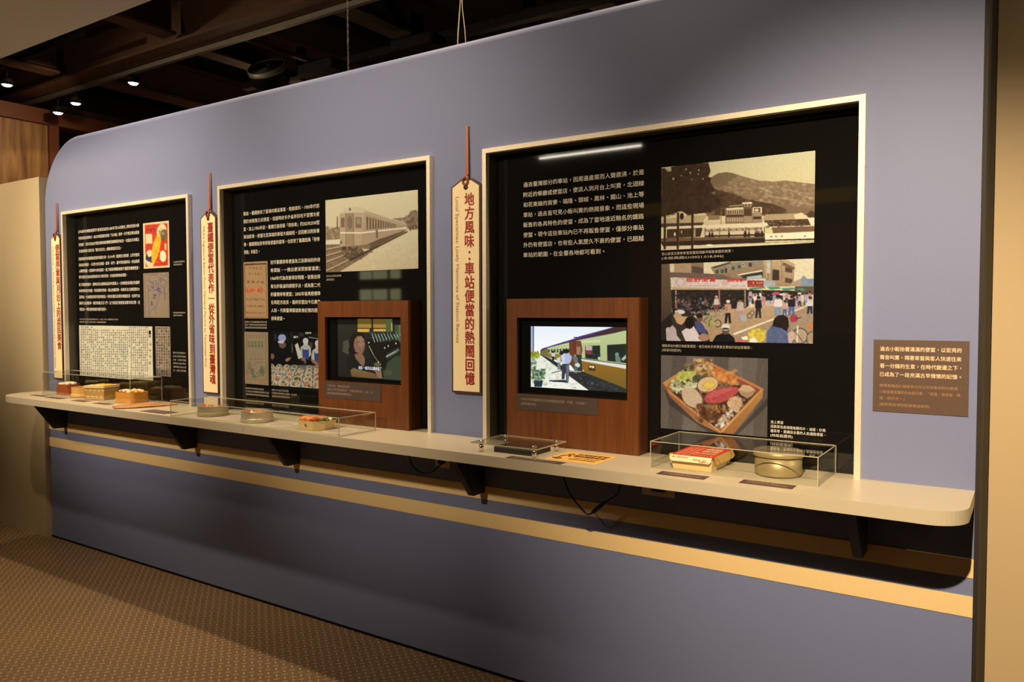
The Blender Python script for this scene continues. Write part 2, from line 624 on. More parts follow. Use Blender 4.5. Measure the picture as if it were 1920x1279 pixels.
# ------------------------------------------------------------------ a small painter for the flat prints and the two video pictures
class Pic:
    """canvas for a flat print. Shapes are given in the coordinates of the quad's own drawing frame."""

    def __init__(self, quad, w, h, base, seed=1):
        self.w, self.h = w, h
        self.W, self.H = 2 * w, 2 * h
        self.c = np.ones((self.H, self.W, 3)) * np.array(base, float) / 255.0
        dst = [(0, 0), (self.W, 0), (self.W, self.H), (0, self.H)]
        A, b = [], []
        for (x, y), (u, v) in zip(quad, dst):
            A.append([x, y, 1, 0, 0, 0, -u * x, -u * y])
            A.append([0, 0, 0, x, y, 1, -v * x, -v * y])
            b += [u, v]
        self.m = np.append(np.linalg.solve(np.array(A, float), np.array(b, float)), 1).reshape(3, 3)
        self.rg = np.random.RandomState(seed)

    def T(self, p):
        p = np.asarray(p, float)
        q = np.c_[p, np.ones(len(p))] @ self.m.T
        return q[:, :2] / q[:, 2:]

    def _mask(self, q):
        x0, y0 = np.floor(q.min(0)).astype(int)
        x1, y1 = np.ceil(q.max(0)).astype(int) + 1
        x0, y0, x1, y1 = max(x0, 0), max(y0, 0), min(x1, self.W), min(y1, self.H)
        if x1 <= x0 or y1 <= y0:
            return None
        X, Y = np.meshgrid(np.arange(x0, x1) + 0.5, np.arange(y0, y1) + 0.5)
        ins = np.zeros(X.shape, bool)
        n = len(q)
        for i in range(n):
            ax, ay = q[i]
            bx, by = q[(i + 1) % n]
            if ay == by:
                continue
            c = (ay > Y) != (by > Y)
            ins ^= c & (X < (bx - ax) * (Y - ay) / (by - ay) + ax)
        return (slice(y0, y1), slice(x0, x1)), ins

    def poly(self, pts, col, a=1.0, col2=None):
        """col2: the colour at the bottom of the shape"""
        r = self._mask(self.T(pts))
        if r is None:
            return self
        sl, ins = r
        c = np.array(col, float) / 255.0
        reg = self.c[sl]
        if col2 is not None:
            t = np.linspace(0, 1, reg.shape[0])[:, None, None]
            cc = c * (1 - t) + np.array(col2, float) / 255.0 * t
            cc = np.broadcast_to(cc, reg.shape)[ins]
        else:
            cc = c
        reg[ins] = reg[ins] * (1 - a) + cc * a
        return self

    def rect(self, x0, y0, x1, y1, col, a=1.0, col2=None):
        return self.poly([(x0, y0), (x1, y0), (x1, y1), (x0, y1)], col, a, col2)

    def ell(self, cx, cy, rx, ry, col, a=1.0, rot=0.0, n=20, col2=None):
        t = np.linspace(0, 2 * np.pi, n, endpoint=False)
        x, y = rx * np.cos(t), ry * np.sin(t)
        c, s = math.cos(rot), math.sin(rot)
        return self.poly(np.c_[cx + x * c - y * s, cy + x * s + y * c], col, a, col2)

    def line(self, pts, w, col, a=1.0):
        for p, q in zip(pts[:-1], pts[1:]):
            d = np.array(q, float) - p
            L = np.hypot(*d)
            if L == 0:
                continue
            nx, ny = -d[1] / L * w / 2, d[0] / L * w / 2
            self.poly([(p[0] + nx, p[1] + ny), (q[0] + nx, q[1] + ny), (q[0] - nx, q[1] - ny), (p[0] - nx, p[1] - ny)], col, a)
        return self

    def dabs(self, x0, y0, x1, y1, n, sz, cols, a=0.6, asp=1.0, inside=None):
        """many small soft strokes inside a box (or inside a polygon)"""
        keep = None
        if inside is not None:
            P = np.array(inside, float)
        for _ in range(n):
            x, y = self.rg.uniform(x0, x1), self.rg.uniform(y0, y1)
            if inside is not None:
                ok = False
                for i in range(len(P)):
                    ax, ay = P[i]
                    bx, by = P[(i + 1) % len(P)]
                    if (ay > y) != (by > y) and x < (bx - ax) * (y - ay) / (by - ay) + ax:
                        ok = not ok
                if not ok:
                    continue
            s = sz * self.rg.uniform(0.5, 1.3)
            c = cols[self.rg.randint(len(cols))]
            self.ell(x, y, s * asp, s, c, a * self.rg.uniform(0.5, 1.0), self.rg.uniform(-0.6, 0.6), 8)
        return self

    def glyphs(self, x0, y0, x1, y1, nx, ny, col, a=0.9, cover=0.95, fill=0.72):
        """rows of tiny unreadable characters"""
        dx, dy = (x1 - x0) / nx, (y1 - y0) / ny
        for j in range(ny):
            for i in range(nx):
                if self.rg.rand() > cover:
                    continue
                cx, cy = x0 + (i + 0.5) * dx, y0 + (j + 0.5) * dy
                for k in range(3):
                    w, h = dx * fill * self.rg.uniform(0.2, 0.5), dy * fill * self.rg.uniform(0.1, 0.28)
                    ox, oy = self.rg.uniform(-0.18, 0.18) * dx, (k - 1) * 0.27 * dy * fill
                    self.rect(cx + ox - w, cy + oy - h * 0.6, cx + ox + w, cy + oy + h * 0.6, col, a * self.rg.uniform(0.5, 1))
                if self.rg.rand() < 0.7:
                    self.rect(cx - dx * 0.06, cy - dy * fill * 0.45, cx + dx * 0.06, cy + dy * fill * 0.45, col, a)
        return self

    def noise(self, amp, cells=60):
        for cc, am in ((cells, amp * 0.4), (cells * 3, amp * 0.7)):
            g = self.rg.randn(max(2, cc * self.H // self.W) + 2, cc + 2)
            yy = np.linspace(0, g.shape[0] - 1.01, self.H)
            xx = np.linspace(0, g.shape[1] - 1.01, self.W)
            y0, x0 = yy.astype(int), xx.astype(int)
            fy, fx = (yy - y0)[:, None], (xx - x0)[None]
            G = (g[y0][:, x0] * (1 - fy) + g[y0 + 1][:, x0] * fy) * (1 - fx) + (g[y0][:, x0 + 1] * (1 - fy) + g[y0 + 1][:, x0 + 1] * fy) * fx
            self.c += (G * am)[:, :, None] * (0.3 + self.c)
        return self

    def mute(self, k):
        g = self.c.mean(2, keepdims=True) * np.array([1.08, 1.0, 0.90])
        self.c = g * (1 - k) + self.c * k
        return self

    def blur(self, n=1):
        for _ in range(n):
            for ax in (0, 1):
                p = np.roll(self.c, 1, ax)
                q = np.roll(self.c, -1, ax)
                p[(0,) if ax == 0 else (slice(None), 0)] = self.c[(0,) if ax == 0 else (slice(None), 0)]
                q[(-1,) if ax == 0 else (slice(None), -1)] = self.c[(-1,) if ax == 0 else (slice(None), -1)]
                self.c = (p + self.c * 2 + q) / 4
        return self

    def colours(self, white):
        c = np.clip(self.c.reshape(self.h, 2, self.w, 2, 3).mean((1, 3)), 0, 1)
        return np.clip(lin(c) / lin(np.array(white, float) / 255.0), 0, 1) if white is not None else lin(c)


def picture(name, pic, x0, x1, z0, z1, y, parent, white=(232, 202, 162), thick=0.0015, material='print', gain=0.70):
    """a print: a fine grid whose points carry the picture's colours, with a thin body behind it"""
    h, w = pic.h, pic.w
    xs, zs = np.linspace(x0, x1, w), np.linspace(z1, z0, h)
    X, Z = np.meshgrid(xs, zs)
    org = np.array(root_of(parent).location)
    V = np.stack([X, np.full_like(X, y), Z], -1).reshape(-1, 3) - org
    idx = np.arange(h * w).reshape(h, w)
    F = np.stack([idx[:-1, :-1], idx[1:, :-1], idx[1:, 1:], idx[:-1, 1:]], -1).reshape(-1, 4)
    back = np.array([(x0, y + thick, z1), (x0, y + thick, z0), (x1, y + thick, z0), (x1, y + thick, z1)]) - org
    b = h * w
    tl, tr, bl, br = 0, w - 1, (h - 1) * w, h * w - 1
    V = np.vstack([V, back])
    Fb = np.array([[b, b + 3, b + 2, b + 1], [tl, bl, b + 1, b], [tr, b + 3, b + 2, br], [tl, b, b + 3, tr], [bl, br, b + 2, b + 1]])
    F = np.vstack([F, Fb])
    me = bpy.data.meshes.new(name)
    me.vertices.add(len(V))
    me.vertices.foreach_set('co', V.ravel())
    me.loops.add(F.size)
    me.loops.foreach_set('vertex_index', F.ravel().astype(np.int32))
    me.polygons.add(len(F))
    me.polygons.foreach_set('loop_start', np.arange(0, F.size, 4, dtype=np.int32))
    me.materials.append(MT[material])
    me.update(calc_edges=True)
    at = me.color_attributes.new('print', 'FLOAT_COLOR', 'POINT')
    C = np.ones((len(V), 4), np.float32)
    C[:b, :3] = pic.colours(white).reshape(-1, 3) * (gain if white is not None else 1.0)
    C[b:, :3] = 0.02
    at.data.foreach_set('color', C.ravel())
    o = bpy.data.objects.new(name, me)
    COL.objects.link(o)
    o.parent = parent
    return o


# sepia photograph: a diesel railcar standing at a platform
def pic_railcar():
    p = Pic([(962, 442), (1755, 342), (1758, 1018), (968, 1058)], 230, 190, (201, 176, 128), 3)
    p.rect(940, 330, 1780, 1070, (206, 182, 134), col2=(190, 163, 115))
    p.poly([(960, 690), (1110, 665), (1110, 790), (960, 790)], (140, 112, 78))
    p.dabs(960, 665, 1110, 780, 120, 9, [(110, 86, 60), (165, 138, 98), (125, 98, 68)], 0.6)
    p.poly([(1060, 580), (1072, 580), (1072, 690), (1060, 690)], (120, 96, 70))
    p.poly([(960, 785), (1105, 770), (1105, 820), (960, 840)], (205, 182, 140))
    # ballast and rails
    p.poly([(960, 820), (1110, 815), (1160, 940), (1350, 860), (1420, 900), (1090, 1060), (960, 1060)], (120, 92, 62))
    p.dabs(960, 820, 1300, 1060, 260, 8, [(95, 72, 48), (150, 122, 86), (110, 84, 58)], 0.5)
    for a, b in (((965, 862), (1110, 832)), ((965, 915), (1120, 870)), ((965, 970), (1130, 905)), ((965, 1045), (1200, 930))):
        p.line([a, b], 7, (190, 166, 124))
        p.line([(a[0], a[1] + 9), (b[0], b[1] + 9)], 5, (84, 62, 42))
    # trees and platform roof far right
    p.dabs(1640, 530, 1760, 690, 190, 16, [(120, 94, 66), (96, 74, 52), (140, 112, 80)], 0.8, inside=[(1640, 660), (1650, 590), (1700, 535), (1760, 520), (1760, 690)])
    p.poly([(1535, 592), (1700, 575), (1700, 592), (1560, 612)], (130, 104, 76))
    p.dabs(1540, 590, 1690, 660, 60, 9, [(110, 85, 60), (150, 124, 92)], 0.7)
    # platform
    p.poly([(1075, 1056), (1660, 700), (1760, 680), (1760, 1022)], (203, 178, 132), col2=(188, 160, 114))
    p.dabs(1300, 800, 1760, 1020, 200, 12, [(176, 150, 108), (210, 186, 142)], 0.22)
    # body side in perspective
    p.poly([(1255, 498), (1300, 512), (1660, 640), (1655, 690), (1400, 850), (1255, 838)], (166, 136, 98), col2=(158, 128, 90))
    p.poly([(1085, 560), (1130, 520), (1260, 500), (1300, 560), (1262, 842), (1088, 838)], (176, 146, 104), col2=(168, 136, 98))
    p.poly([(1090, 560), (1130, 512), (1240, 494), (1300, 512), (1660, 638), (1640, 650), (1300, 545), (1130, 548)], (196, 168, 124))
    # nose door and windows
    p.poly([(1138, 552), (1200, 548), (1206, 830), (1140, 825)], (150, 120, 84))
    p.line([(1138, 552), (1138, 828)], 5, (120, 92, 64))
    p.line([(1203, 548), (1207, 832)], 5, (120, 92, 64))
    p.ell(1172, 632, 22, 58, (122, 96, 70))
    p.rect(1096, 590, 1128, 672, (118, 92, 66))
    p.rect(1220, 584, 1272, 676, (124, 96, 70))
    p.rect(1228, 592, 1264, 640, (150, 122, 92))
    for i in range(13):
        x = 1314 + i * 26 * (1 - i * 0.018)
        t = (x - 1300) / 360.0
        top = 575 + t * 90
        bot = 690 - t * 30
        p.poly([(x, top), (x + 15 - i * 0.6, top + 3), (x + 15 - i * 0.6, bot - 2), (x, bot)], (98, 74, 52))
    p.line([(1300, 535), (1650, 645)], 5, (120, 94, 66))
    # band, underframe, buffer beam
    p.line([(1088, 718), (1262, 718), (1660, 670)], 11, (222, 200, 156))
    p.poly([(1262, 842), (1420, 770), (1650, 690), (1640, 705), (1430, 812), (1360, 855), (1262, 850)], (96, 72, 48))
    p.poly([(1088, 838), (1262, 842), (1300, 880), (1240, 940), (1150, 940), (1110, 890)], (92, 70, 48))
    p.poly([(1090, 838), (1350, 815), (1345, 850), (1270, 850), (1100, 860)], (120, 94, 66))
    p.dabs(1100, 840, 1290, 940, 70, 9, [(60, 44, 30), (140, 112, 80)], 0.6)
    p.poly([(1290, 880), (1420, 820), (1660, 698), (1670, 706), (1180, 960), (1160, 945)], (72, 52, 34))
    p.ell(1174, 518, 18, 24, (206, 180, 136))
    p.ell(1174, 518, 11, 15, (130, 102, 74))
    p.ell(1237, 506, 13, 16, (196, 168, 124))
    p.ell(1120, 850, 18, 15, (70, 52, 36))
    p.ell(1175, 850, 14, 14, (80, 60, 42))
    p.ell(1097, 800, 7, 14, (90, 68, 46))
    p.rect(1395, 690, 1412, 760, (110, 84, 58))
    for x, y in ((1690, 680), (1712, 668), (1740, 660)):
        p.ell(x, y, 6, 18, (86, 64, 44))
    return p.noise(0.012, 90).blur(2)


# sepia photograph: a mountain railway station under a long slope
def pic_mountain():
    p = Pic([(115, 238), (1733, 90), (1740, 1058), (120, 1122)], 330, 205, (196, 174, 120), 5)
    p.rect(100, 80, 1750, 500, (204, 184, 132), col2=(196, 172, 116))
    hill = [(600, 360), (650, 352), (720, 310), (810, 300), (880, 312), (990, 350), (1150, 395), (1300, 408), (1430, 398), (1560, 418), (1740, 442), (1740, 760), (600, 760)]
    p.poly(hill, (134, 106, 72), col2=(112, 84, 56))
    p.poly([(640, 355), (720, 310), (810, 300), (900, 325), (930, 345), (860, 400), (760, 460), (660, 450)], (112, 88, 58))
    p.dabs(700, 340, 1740, 700, 900, 13, [(150, 120, 84), (104, 78, 50), (128, 98, 66), (170, 140, 100)], 0.45, 1.6, [(900, 345), (1150, 400), (1740, 450), (1740, 680), (1250, 640), (800, 520), (760, 460)])
    for a, b in (((1150, 470), (1300, 520)), ((1380, 480), (1600, 530)), ((1250, 560), (1560, 610)), ((1600, 560), (1740, 600)), ((1480, 620), (1740, 660))):
        p.line([a, b], 12, (182, 152, 110), 0.45)
    p.poly([(690, 480), (850, 520), (1050, 600), (1300, 640), (1440, 700), (1440, 760), (690, 760)], (74, 50, 30))
    p.dabs(660, 480, 1440, 760, 420, 16, [(58, 38, 22), (92, 66, 42), (70, 48, 30)], 0.7, 1.2, [(660, 470), (850, 520), (1050, 600), (1440, 690), (1440, 760), (660, 760)])
    # low roofs behind
    p.poly([(115, 790), (400, 755), (610, 750), (560, 830), (115, 838)], (170, 140, 98))
    p.poly([(620, 755), (745, 752), (745, 800), (620, 805)], (128, 98, 66))
    p.poly([(115, 835), (750, 825), (760, 870), (115, 875)], (70, 48, 30))
    p.poly([(570, 838), (600, 815), (800, 820), (800, 850), (560, 856)], (190, 162, 116))
    p.line([(760, 640), (758, 850)], 7, (120, 92, 62))
    # main building
    p.poly([(800, 690), (1190, 680), (1192, 840), (805, 845)], (120, 92, 62))
    p.poly([(808, 680), (992, 672), (995, 692), (812, 700)], (206, 180, 134))
    p.rect(825, 700, 990, 745, (176, 148, 104))
    for i in range(7):
        p.rect(832 + i * 23, 705, 846 + i * 23, 742, (84, 60, 38))
    p.poly([(838, 652), (990, 640), (990, 660), (838, 668)], (150, 122, 84), 0.8)
    p.poly([(978, 622), (1082, 618), (1084, 636), (980, 640)], (214, 190, 146))
    p.rect(1000, 636, 1075, 672, (150, 122, 84))
    p.rect(1012, 642, 1026, 664, (70, 48, 30))
    p.rect(1045, 640, 1060, 664, (70, 48, 30))
    p.rect(1000, 690, 1080, 765, (74, 50, 32))
    p.rect(1000, 765, 1082, 835, (146, 116, 80))
    p.rect(1090, 672, 1186, 735, (196, 170, 126))
    p.rect(1104, 682, 1170, 728, (66, 44, 28))
    p.ell(1132, 706, 24, 18, (190, 162, 118))
    p.rect(1090, 740, 1190, 834, (142, 114, 80))
    p.rect(1095, 772, 1180, 800, (60, 42, 28))
    for i in range(7):
        p.rect(822 + i * 25, 782, 838 + i * 25, 822, (176, 148, 106), 0.8)
    p.rect(815, 752, 995, 772, (60, 42, 26))
    # right hand low houses
    p.poly([(1200, 790), (1230, 750), (1620, 742), (1680, 800), (1420, 820), (1210, 815)], (160, 130, 90))
    p.poly([(1520, 760), (1600, 735), (1680, 800), (1540, 808)], (204, 176, 130))
    p.poly([(1210, 815), (1680, 802), (1700, 870), (1240, 880)], (66, 44, 28))
    p.dabs(1230, 820, 1700, 890, 90, 8, [(110, 80, 54), (50, 34, 20), (150, 120, 84)], 0.6, 1.8)
    p.poly([(1290, 890), (1740, 880), (1740, 935), (1310, 950)], (104, 74, 48))
    p.poly([(1650, 760), (1700, 712), (1740, 740), (1740, 800), (1680, 800)], (70, 48, 30))
    p.poly([(1660, 790), (1740, 790), (1740, 860), (1700, 870)], (212, 186, 142))
    # platform canopy
    p.poly([(190, 868), (1240, 836), (1262, 868), (1215, 882), (180, 898)], (206, 180, 136))
    p.poly([(182, 896), (560, 884), (560, 905), (540, 980), (182, 990)], (62, 42, 26))
    p.rect(470, 895, 490, 985, (150, 122, 86))
    p.poly([(560, 890), (1215, 880), (1220, 990), (560, 985)], (190, 164, 122))
    p.poly([(590, 900), (1190, 888), (1190, 916), (590, 924)], (100, 74, 50))
    for i in range(9):
        p.rect(600 + i * 66, 896, 650 + i * 66, 916, (176, 150, 108), 0.8)
    for x in (590, 745, 840, 1025, 1140, 1218):
        p.line([(x, 884), (x, 985)], 8, (84, 60, 38))
    p.poly([(590, 965), (1220, 955), (1220, 975), (590, 985)], (60, 42, 26))
    for x in (640, 668, 845, 1010, 1022, 1055, 1125, 1142, 1160, 1185, 1198):
        p.ell(x, 970, 12, 34, (40, 26, 16))
        p.ell(x, 932, 7, 9, (60, 40, 26))
    p.ell(268, 950, 9, 22, (210, 186, 144))
    p.ell(340, 925, 8, 20, (150, 120, 84))
    p.poly([(120, 995), (180, 988), (1225, 985), (1225, 1010), (160, 1035), (120, 1050)], (98, 72, 46))
    p.poly([(120, 1030), (1225, 1000), (1225, 1050), (140, 1078)], (46, 30, 18))
    p.poly([(1225, 960), (1740, 935), (1740, 1008), (1225, 1018)], (216, 192, 148))
    for x in (1290, 1340, 1400, 1640):
        p.ell(x, 984, 14, 7, (120, 92, 64))
    p.poly([(1225, 1018), (1740, 1008), (1740, 1024), (1225, 1030)], (48, 30, 18))
    p.poly([(1215, 1046), (1740, 1038), (1740, 1058), (1215, 1064)], (52, 34, 22))
    p.poly([(120, 1078), (1215, 1050), (1740, 1040), (1740, 1050), (120, 1122)], (196, 170, 126))
    p.ell(640, 1070, 40, 10, (226, 204, 162))
    # dark cedar on the left
    tree = [(118, 250), (150, 245), (175, 285), (230, 280), (215, 240), (300, 215), (420, 205), (560, 200), (615, 200), (640, 280), (610, 345), (650, 355), (640, 400), (690, 490), (640, 520), (720, 560), (760, 650), (640, 720), (560, 730), (400, 745), (330, 700), (200, 745), (118, 760)]
    p.poly(tree, (54, 34, 20))
    p.dabs(118, 200, 760, 760, 420, 24, [(46, 28, 16), (66, 44, 26), (60, 38, 22)], 0.6, 1.0, tree)
    for x, y, s in ((195, 262, 20), (245, 360, 12), (380, 262, 9), (425, 300, 9), (515, 275, 9), (510, 318, 7), (330, 330, 6), (560, 365, 8), (440, 370, 6)):
        p.ell(x, y, s, s * 1.2, (180, 154, 104), 0.85)
    for x in (160, 300, 455):
        p.poly([(x - 12, 720), (x + 10, 720), (x + 12, 1110), (x - 10, 1112)], (50, 30, 18))
        p.line([(x + 12, 730), (x + 13, 1108)], 5, (120, 92, 60), 0.6)
    p.ell(340, 760, 22, 36, (46, 28, 16))
    return p.noise(0.022, 120).blur(1)


# colour photograph: a crowded street with lunch box shops
def pic_street():
    p = Pic([(115, 140), (1730, 93), (1725, 982), (118, 958)], 330, 200, (212, 180, 124), 11)
    p.rect(100, 60, 1760, 420, (216, 188, 134))
    p.poly([(255, 140), (440, 130), (570, 130), (572, 250), (255, 235)], (176, 132, 84))
    p.poly([(440, 160), (572, 185), (572, 245), (440, 235)], (90, 66, 46))
    p.poly([(440, 130), (572, 125), (572, 190), (430, 150)], (140, 104, 66))
    # grey building
    p.poly([(645, 180), (830, 130), (1240, 108), (1250, 300), (1010, 310), (690, 255)], (142, 118, 84))
    p.poly([(645, 180), (860, 120), (860, 138), (690, 190)], (84, 62, 44))
    p.poly([(690, 262), (830, 215), (1215, 165), (1240, 215), (930, 262), (900, 275)], (150, 112, 68))
    for x, y in ((715, 228), (770, 222), (885, 192), (950, 178), (1062, 155)):
        p.rect(x - 16, y - 20, x + 16, y + 18, (60, 80, 62))
    p.rect(800, 188, 820, 240, (90, 30, 26))
    for x, y in ((835, 182), (990, 155)):
        p.ell(x, y, 15, 17, (196, 170, 126))
        p.ell(x, y, 9, 10, (90, 70, 50))
    p.rect(1046, 138, 1084, 178, (84, 50, 36))
    p.poly([(925, 258), (1190, 212), (1196, 226), (960, 266)], (224, 196, 146))
    p.poly([(960, 266), (1196, 226), (1200, 280), (1000, 300)], (60, 44, 30))
    # brown building
    p.poly([(1200, 108), (1440, 100), (1530, 155), (1520, 370), (1480, 385), (1240, 385)], (190, 146, 90), col2=(160, 116, 70))
    p.poly([(1300, 205), (1370, 215), (1370, 320), (1300, 320)], (60, 42, 30))
    p.poly([(1410, 130), (1540, 195), (1520, 210), (1400, 165)], (120, 84, 52))
    for y in (200, 310):
        p.poly([(1430, y - 20), (1505, y), (1505, y + 45), (1430, y + 32)], (84, 58, 40))
    for x in (1250, 1290, 1390):
        p.line([(x, 110), (x + 4, 320)], 8, (120, 86, 52), 0.7)
    p.rect(1240, 110, 1272, 245, (176, 172, 150))
    p.poly([(1550, 330), (1600, 300), (1620, 270), (1660, 305), (1725, 310), (1725, 400), (1540, 390)], (120, 128, 130))
    p.poly([(1500, 340), (1560, 318), (1600, 330), (1600, 380), (1490, 384)], (170, 132, 88))
    p.poly([(1640, 310), (1725, 305), (1725, 350), (1640, 350)], (110, 122, 140))
    p.rect(1530, 385, 1725, 470, (90, 66, 46))
    # long roof
    p.poly([(205, 228), (560, 242), (850, 262), (1030, 305), (1030, 320), (240, 290), (205, 280)], (110, 80, 62))
    p.poly([(780, 260), (900, 268), (1020, 308), (880, 300)], (150, 112, 82), 0.8)
    # sign band
    p.poly([(240, 282), (770, 312), (1035, 318), (1035, 395), (250, 385)], (208, 172, 150))
    p.ell(325, 335, 52, 46, (190, 140, 122))
    p.ell(325, 335, 40, 35, (212, 178, 154))
    p.ell(800, 345, 36, 34, (196, 148, 128), 0.7)
    p.glyphs(410, 292, 760, 312, 14, 1, (80, 40, 34), 0.8, 0.75)
    p.glyphs(420, 368, 740, 382, 20, 1, (60, 50, 60), 0.7)
    p.glyphs(850, 314, 1030, 330, 9, 1, (110, 40, 36), 0.8)
    p.glyphs(860, 372, 1020, 386, 12, 1, (60, 50, 60), 0.7)
    p.poly([(1035, 318), (1205, 322), (1205, 388), (1040, 392)], (168, 44, 34))
    p.glyphs(1085, 330, 1195, 362, 5, 1, (226, 196, 150), 0.9)
    p.glyphs(1060, 366, 1190, 384, 8, 1, (210, 150, 60), 0.7)
    p.poly([(1030, 282), (1185, 262), (1190, 296), (1034, 306)], (150, 170, 160))
    p.poly([(1205, 322), (1330, 325), (1325, 380), (1205, 384)], (150, 156, 150))
    p.glyphs(1215, 335, 1320, 352, 8, 1, (200, 90, 70), 0.6)
    # awnings and dark arcade
    p.poly([(225, 388), (1035, 400), (1035, 418), (245, 425)], (186, 146, 100))
    p.poly([(215, 415), (1050, 418), (1520, 430), (1640, 470), (1100, 560), (1000, 620), (700, 640), (240, 660)], (44, 32, 24))
    for q in ([(1055, 400), (1215, 388), (1235, 402), (1070, 420)], [(1240, 390), (1370, 388), (1390, 408), (1280, 418)], [(1395, 404), (1520, 396), (1540, 412), (1420, 434)], [(1555, 406), (1620, 404), (1640, 432), (1570, 430)]):
        p.poly(q, (70, 130, 88))
    for x, c in ((275, (160, 130, 100)), (740, (170, 90, 80)), (1012, (150, 120, 84)), (1180, (110, 88, 60))):
        p.line([(x, 420), (x + 3, 600)], 16, c)
    p.dabs(250, 440, 1040, 600, 120, 10, [(80, 62, 46), (30, 24, 20), (110, 90, 66)], 0.5)
    # paving and road
    p.poly([(560, 640), (1000, 610), (1560, 560), (1730, 520), (1730, 985), (400, 985), (420, 760)], (186, 140, 88), col2=(170, 124, 76))
    p.poly([(880, 880), (1340, 715), (1640, 600), (1730, 560), (1730, 985), (1000, 985)], (158, 122, 84))
    p.poly([(885, 878), (1340, 708), (1620, 600), (1640, 604), (1345, 722), (905, 895)], (226, 196, 146))
    p.dabs(600, 620, 1700, 960, 260, 10, [(170, 126, 80), (200, 156, 104), (150, 110, 70)], 0.25, 2)
    # scooters and bicycles in the arcade
    p.dabs(280, 500, 620, 690, 300, 13, [(30, 26, 26), (70, 66, 64), (120, 112, 104), (24, 20, 20), (150, 60, 46)], 0.75)
    p.dabs(610, 560, 830, 700, 160, 8, [(150, 130, 104), (80, 90, 84), (190, 168, 130), (60, 44, 34)], 0.7)
    for x, y, r, c in ((728, 772, 38, (40, 36, 34)), (645, 790, 26, (110, 130, 30)), (700, 780, 20, (150, 170, 40)), (1065, 690, 28, (40, 36, 34)), (1090, 660, 24, (40, 36, 34)), (610, 740, 30, (60, 50, 44))):
        p.ell(x, y, r, r * 1.1, c)
        p.ell(x, y, r * 0.78, r * 0.88, (176, 132, 84))
    p.line([(590, 700), (650, 720), (700, 770), (640, 790), (600, 740)], 9, (140, 160, 40))
    p.line([(560, 680), (620, 700), (690, 730)], 8, (120, 150, 90))
    p.dabs(570, 690, 700, 800, 60, 7, [(150, 165, 50), (190, 170, 120), (50, 44, 36)], 0.7)

    def person(x, y, h, top, leg, skin=(150, 100, 66), hat=None, w=1.0):
        s = h / 8.0
        p.poly([(x - s * 0.9 * w, y - h * 0.5), (x + s * 0.8 * w, y - h * 0.5), (x + s * 1.1 * w, y), (x + s * 0.3, y), (x, y - h * 0.35), (x - s * 0.4, y), (x - s * 1.2 * w, y)], leg)
        p.poly([(x - s * 1.0 * w, y - h * 0.82), (x + s * 1.0 * w, y - h * 0.82), (x + s * 1.3 * w, y - h * 0.5), (x + s * 0.9 * w, y - h * 0.44), (x - s * 0.9 * w, y - h * 0.44), (x - s * 1.3 * w, y - h * 0.5)], top)
        p.ell(x, y - h * 0.9, s * 0.62, s * 0.8, skin)
        p.ell(x, y - h * 0.945, s * 0.7, s * 0.5, hat or (34, 24, 20))
    for i in range(46):
        x = p.rg.uniform(1040, 1725)
        y = 560 + (x - 1040) / 690 * p.rg.uniform(-20, 40) + p.rg.uniform(-15, 40)
        cs = [(206, 176, 140), (60, 50, 56), (190, 110, 90), (120, 130, 150), (220, 196, 160), (40, 34, 34), (170, 140, 150)]
        person(x, y, p.rg.uniform(95, 135), cs[p.rg.randint(7)], cs[p.rg.randint(7)])
    person(835, 770, 245, (196, 130, 90), (40, 30, 32), hat=(214, 190, 160))
    p.poly([(800, 590), (835, 600), (830, 650), (800, 640)], (190, 110, 50))
    person(965, 750, 250, (186, 150, 130), (176, 120, 110))
    p.poly([(960, 680), (1030, 690), (1020, 750), (975, 740)], (150, 150, 150))
    person(1155, 715, 230, (30, 26, 30), (44, 36, 38))
    person(1360, 690, 210, (206, 190, 170), (110, 130, 150), w=1.3)
    person(1430, 690, 160, (200, 130, 120), (60, 80, 130))
    person(1500, 690, 210, (34, 30, 34), (70, 90, 130), w=1.2)
    person(1690, 670, 180, (200, 176, 160), (40, 40, 60), w=1.2)
    person(710, 650, 170, (200, 176, 140), (130, 60, 60), hat=(200, 170, 130))
    p.poly([(1285, 470), (1310, 446), (1345, 440), (1385, 455), (1395, 476), (1340, 470)], (188, 60, 84))
    p.ell(1405, 468, 34, 10, (206, 190, 150))
    # pillar at the left and seated people in front
    p.poly([(110, 130), (205, 130), (235, 600), (230, 960), (110, 970)], (112, 80, 50), col2=(60, 40, 26))
    p.poly([(118, 760), (250, 640), (420, 640), (620, 860), (650, 985), (118, 985)], (40, 28, 22), 0.9)
    p.poly([(170, 830), (230, 780), (280, 830), (290, 900), (340, 960), (180, 960)], (180, 150, 140))
    p.ell(205, 770, 38, 46, (40, 28, 22))
    p.ell(320, 652, 56, 24, (206, 184, 170))
    p.poly([(250, 690), (290, 640), (350, 700), (420, 700), (340, 790), (290, 770)], (196, 140, 84))
    p.poly([(340, 860), (380, 830), (470, 800), (520, 880), (560, 960), (390, 970)], (206, 180, 166))
    p.ell(425, 765, 50, 66, (30, 20, 16))
    p.poly([(480, 760), (530, 740), (580, 800), (620, 900), (560, 880), (500, 850)], (60, 66, 110))
    p.ell(535, 715, 34, 44, (120, 76, 50))
    p.ell(530, 690, 34, 26, (40, 28, 22))
    p.ell(580, 920, 60, 40, (170, 110, 76))
    p.poly([(670, 970), (710, 900), (780, 875), (850, 880), (900, 920), (920, 985), (670, 985)], (24, 20, 20))
    p.ell(812, 850, 38, 40, (96, 66, 48))
    p.ell(812, 812, 44, 36, (206, 192, 160))
    p.ell(810, 828, 38, 10, (40, 36, 36))
    p.poly([(920, 950), (960, 925), (1020, 930), (1050, 975), (920, 985)], (200, 90, 70))
    p.poly([(970, 920), (1040, 900), (1050, 940), (1000, 945)], (220, 210, 180))
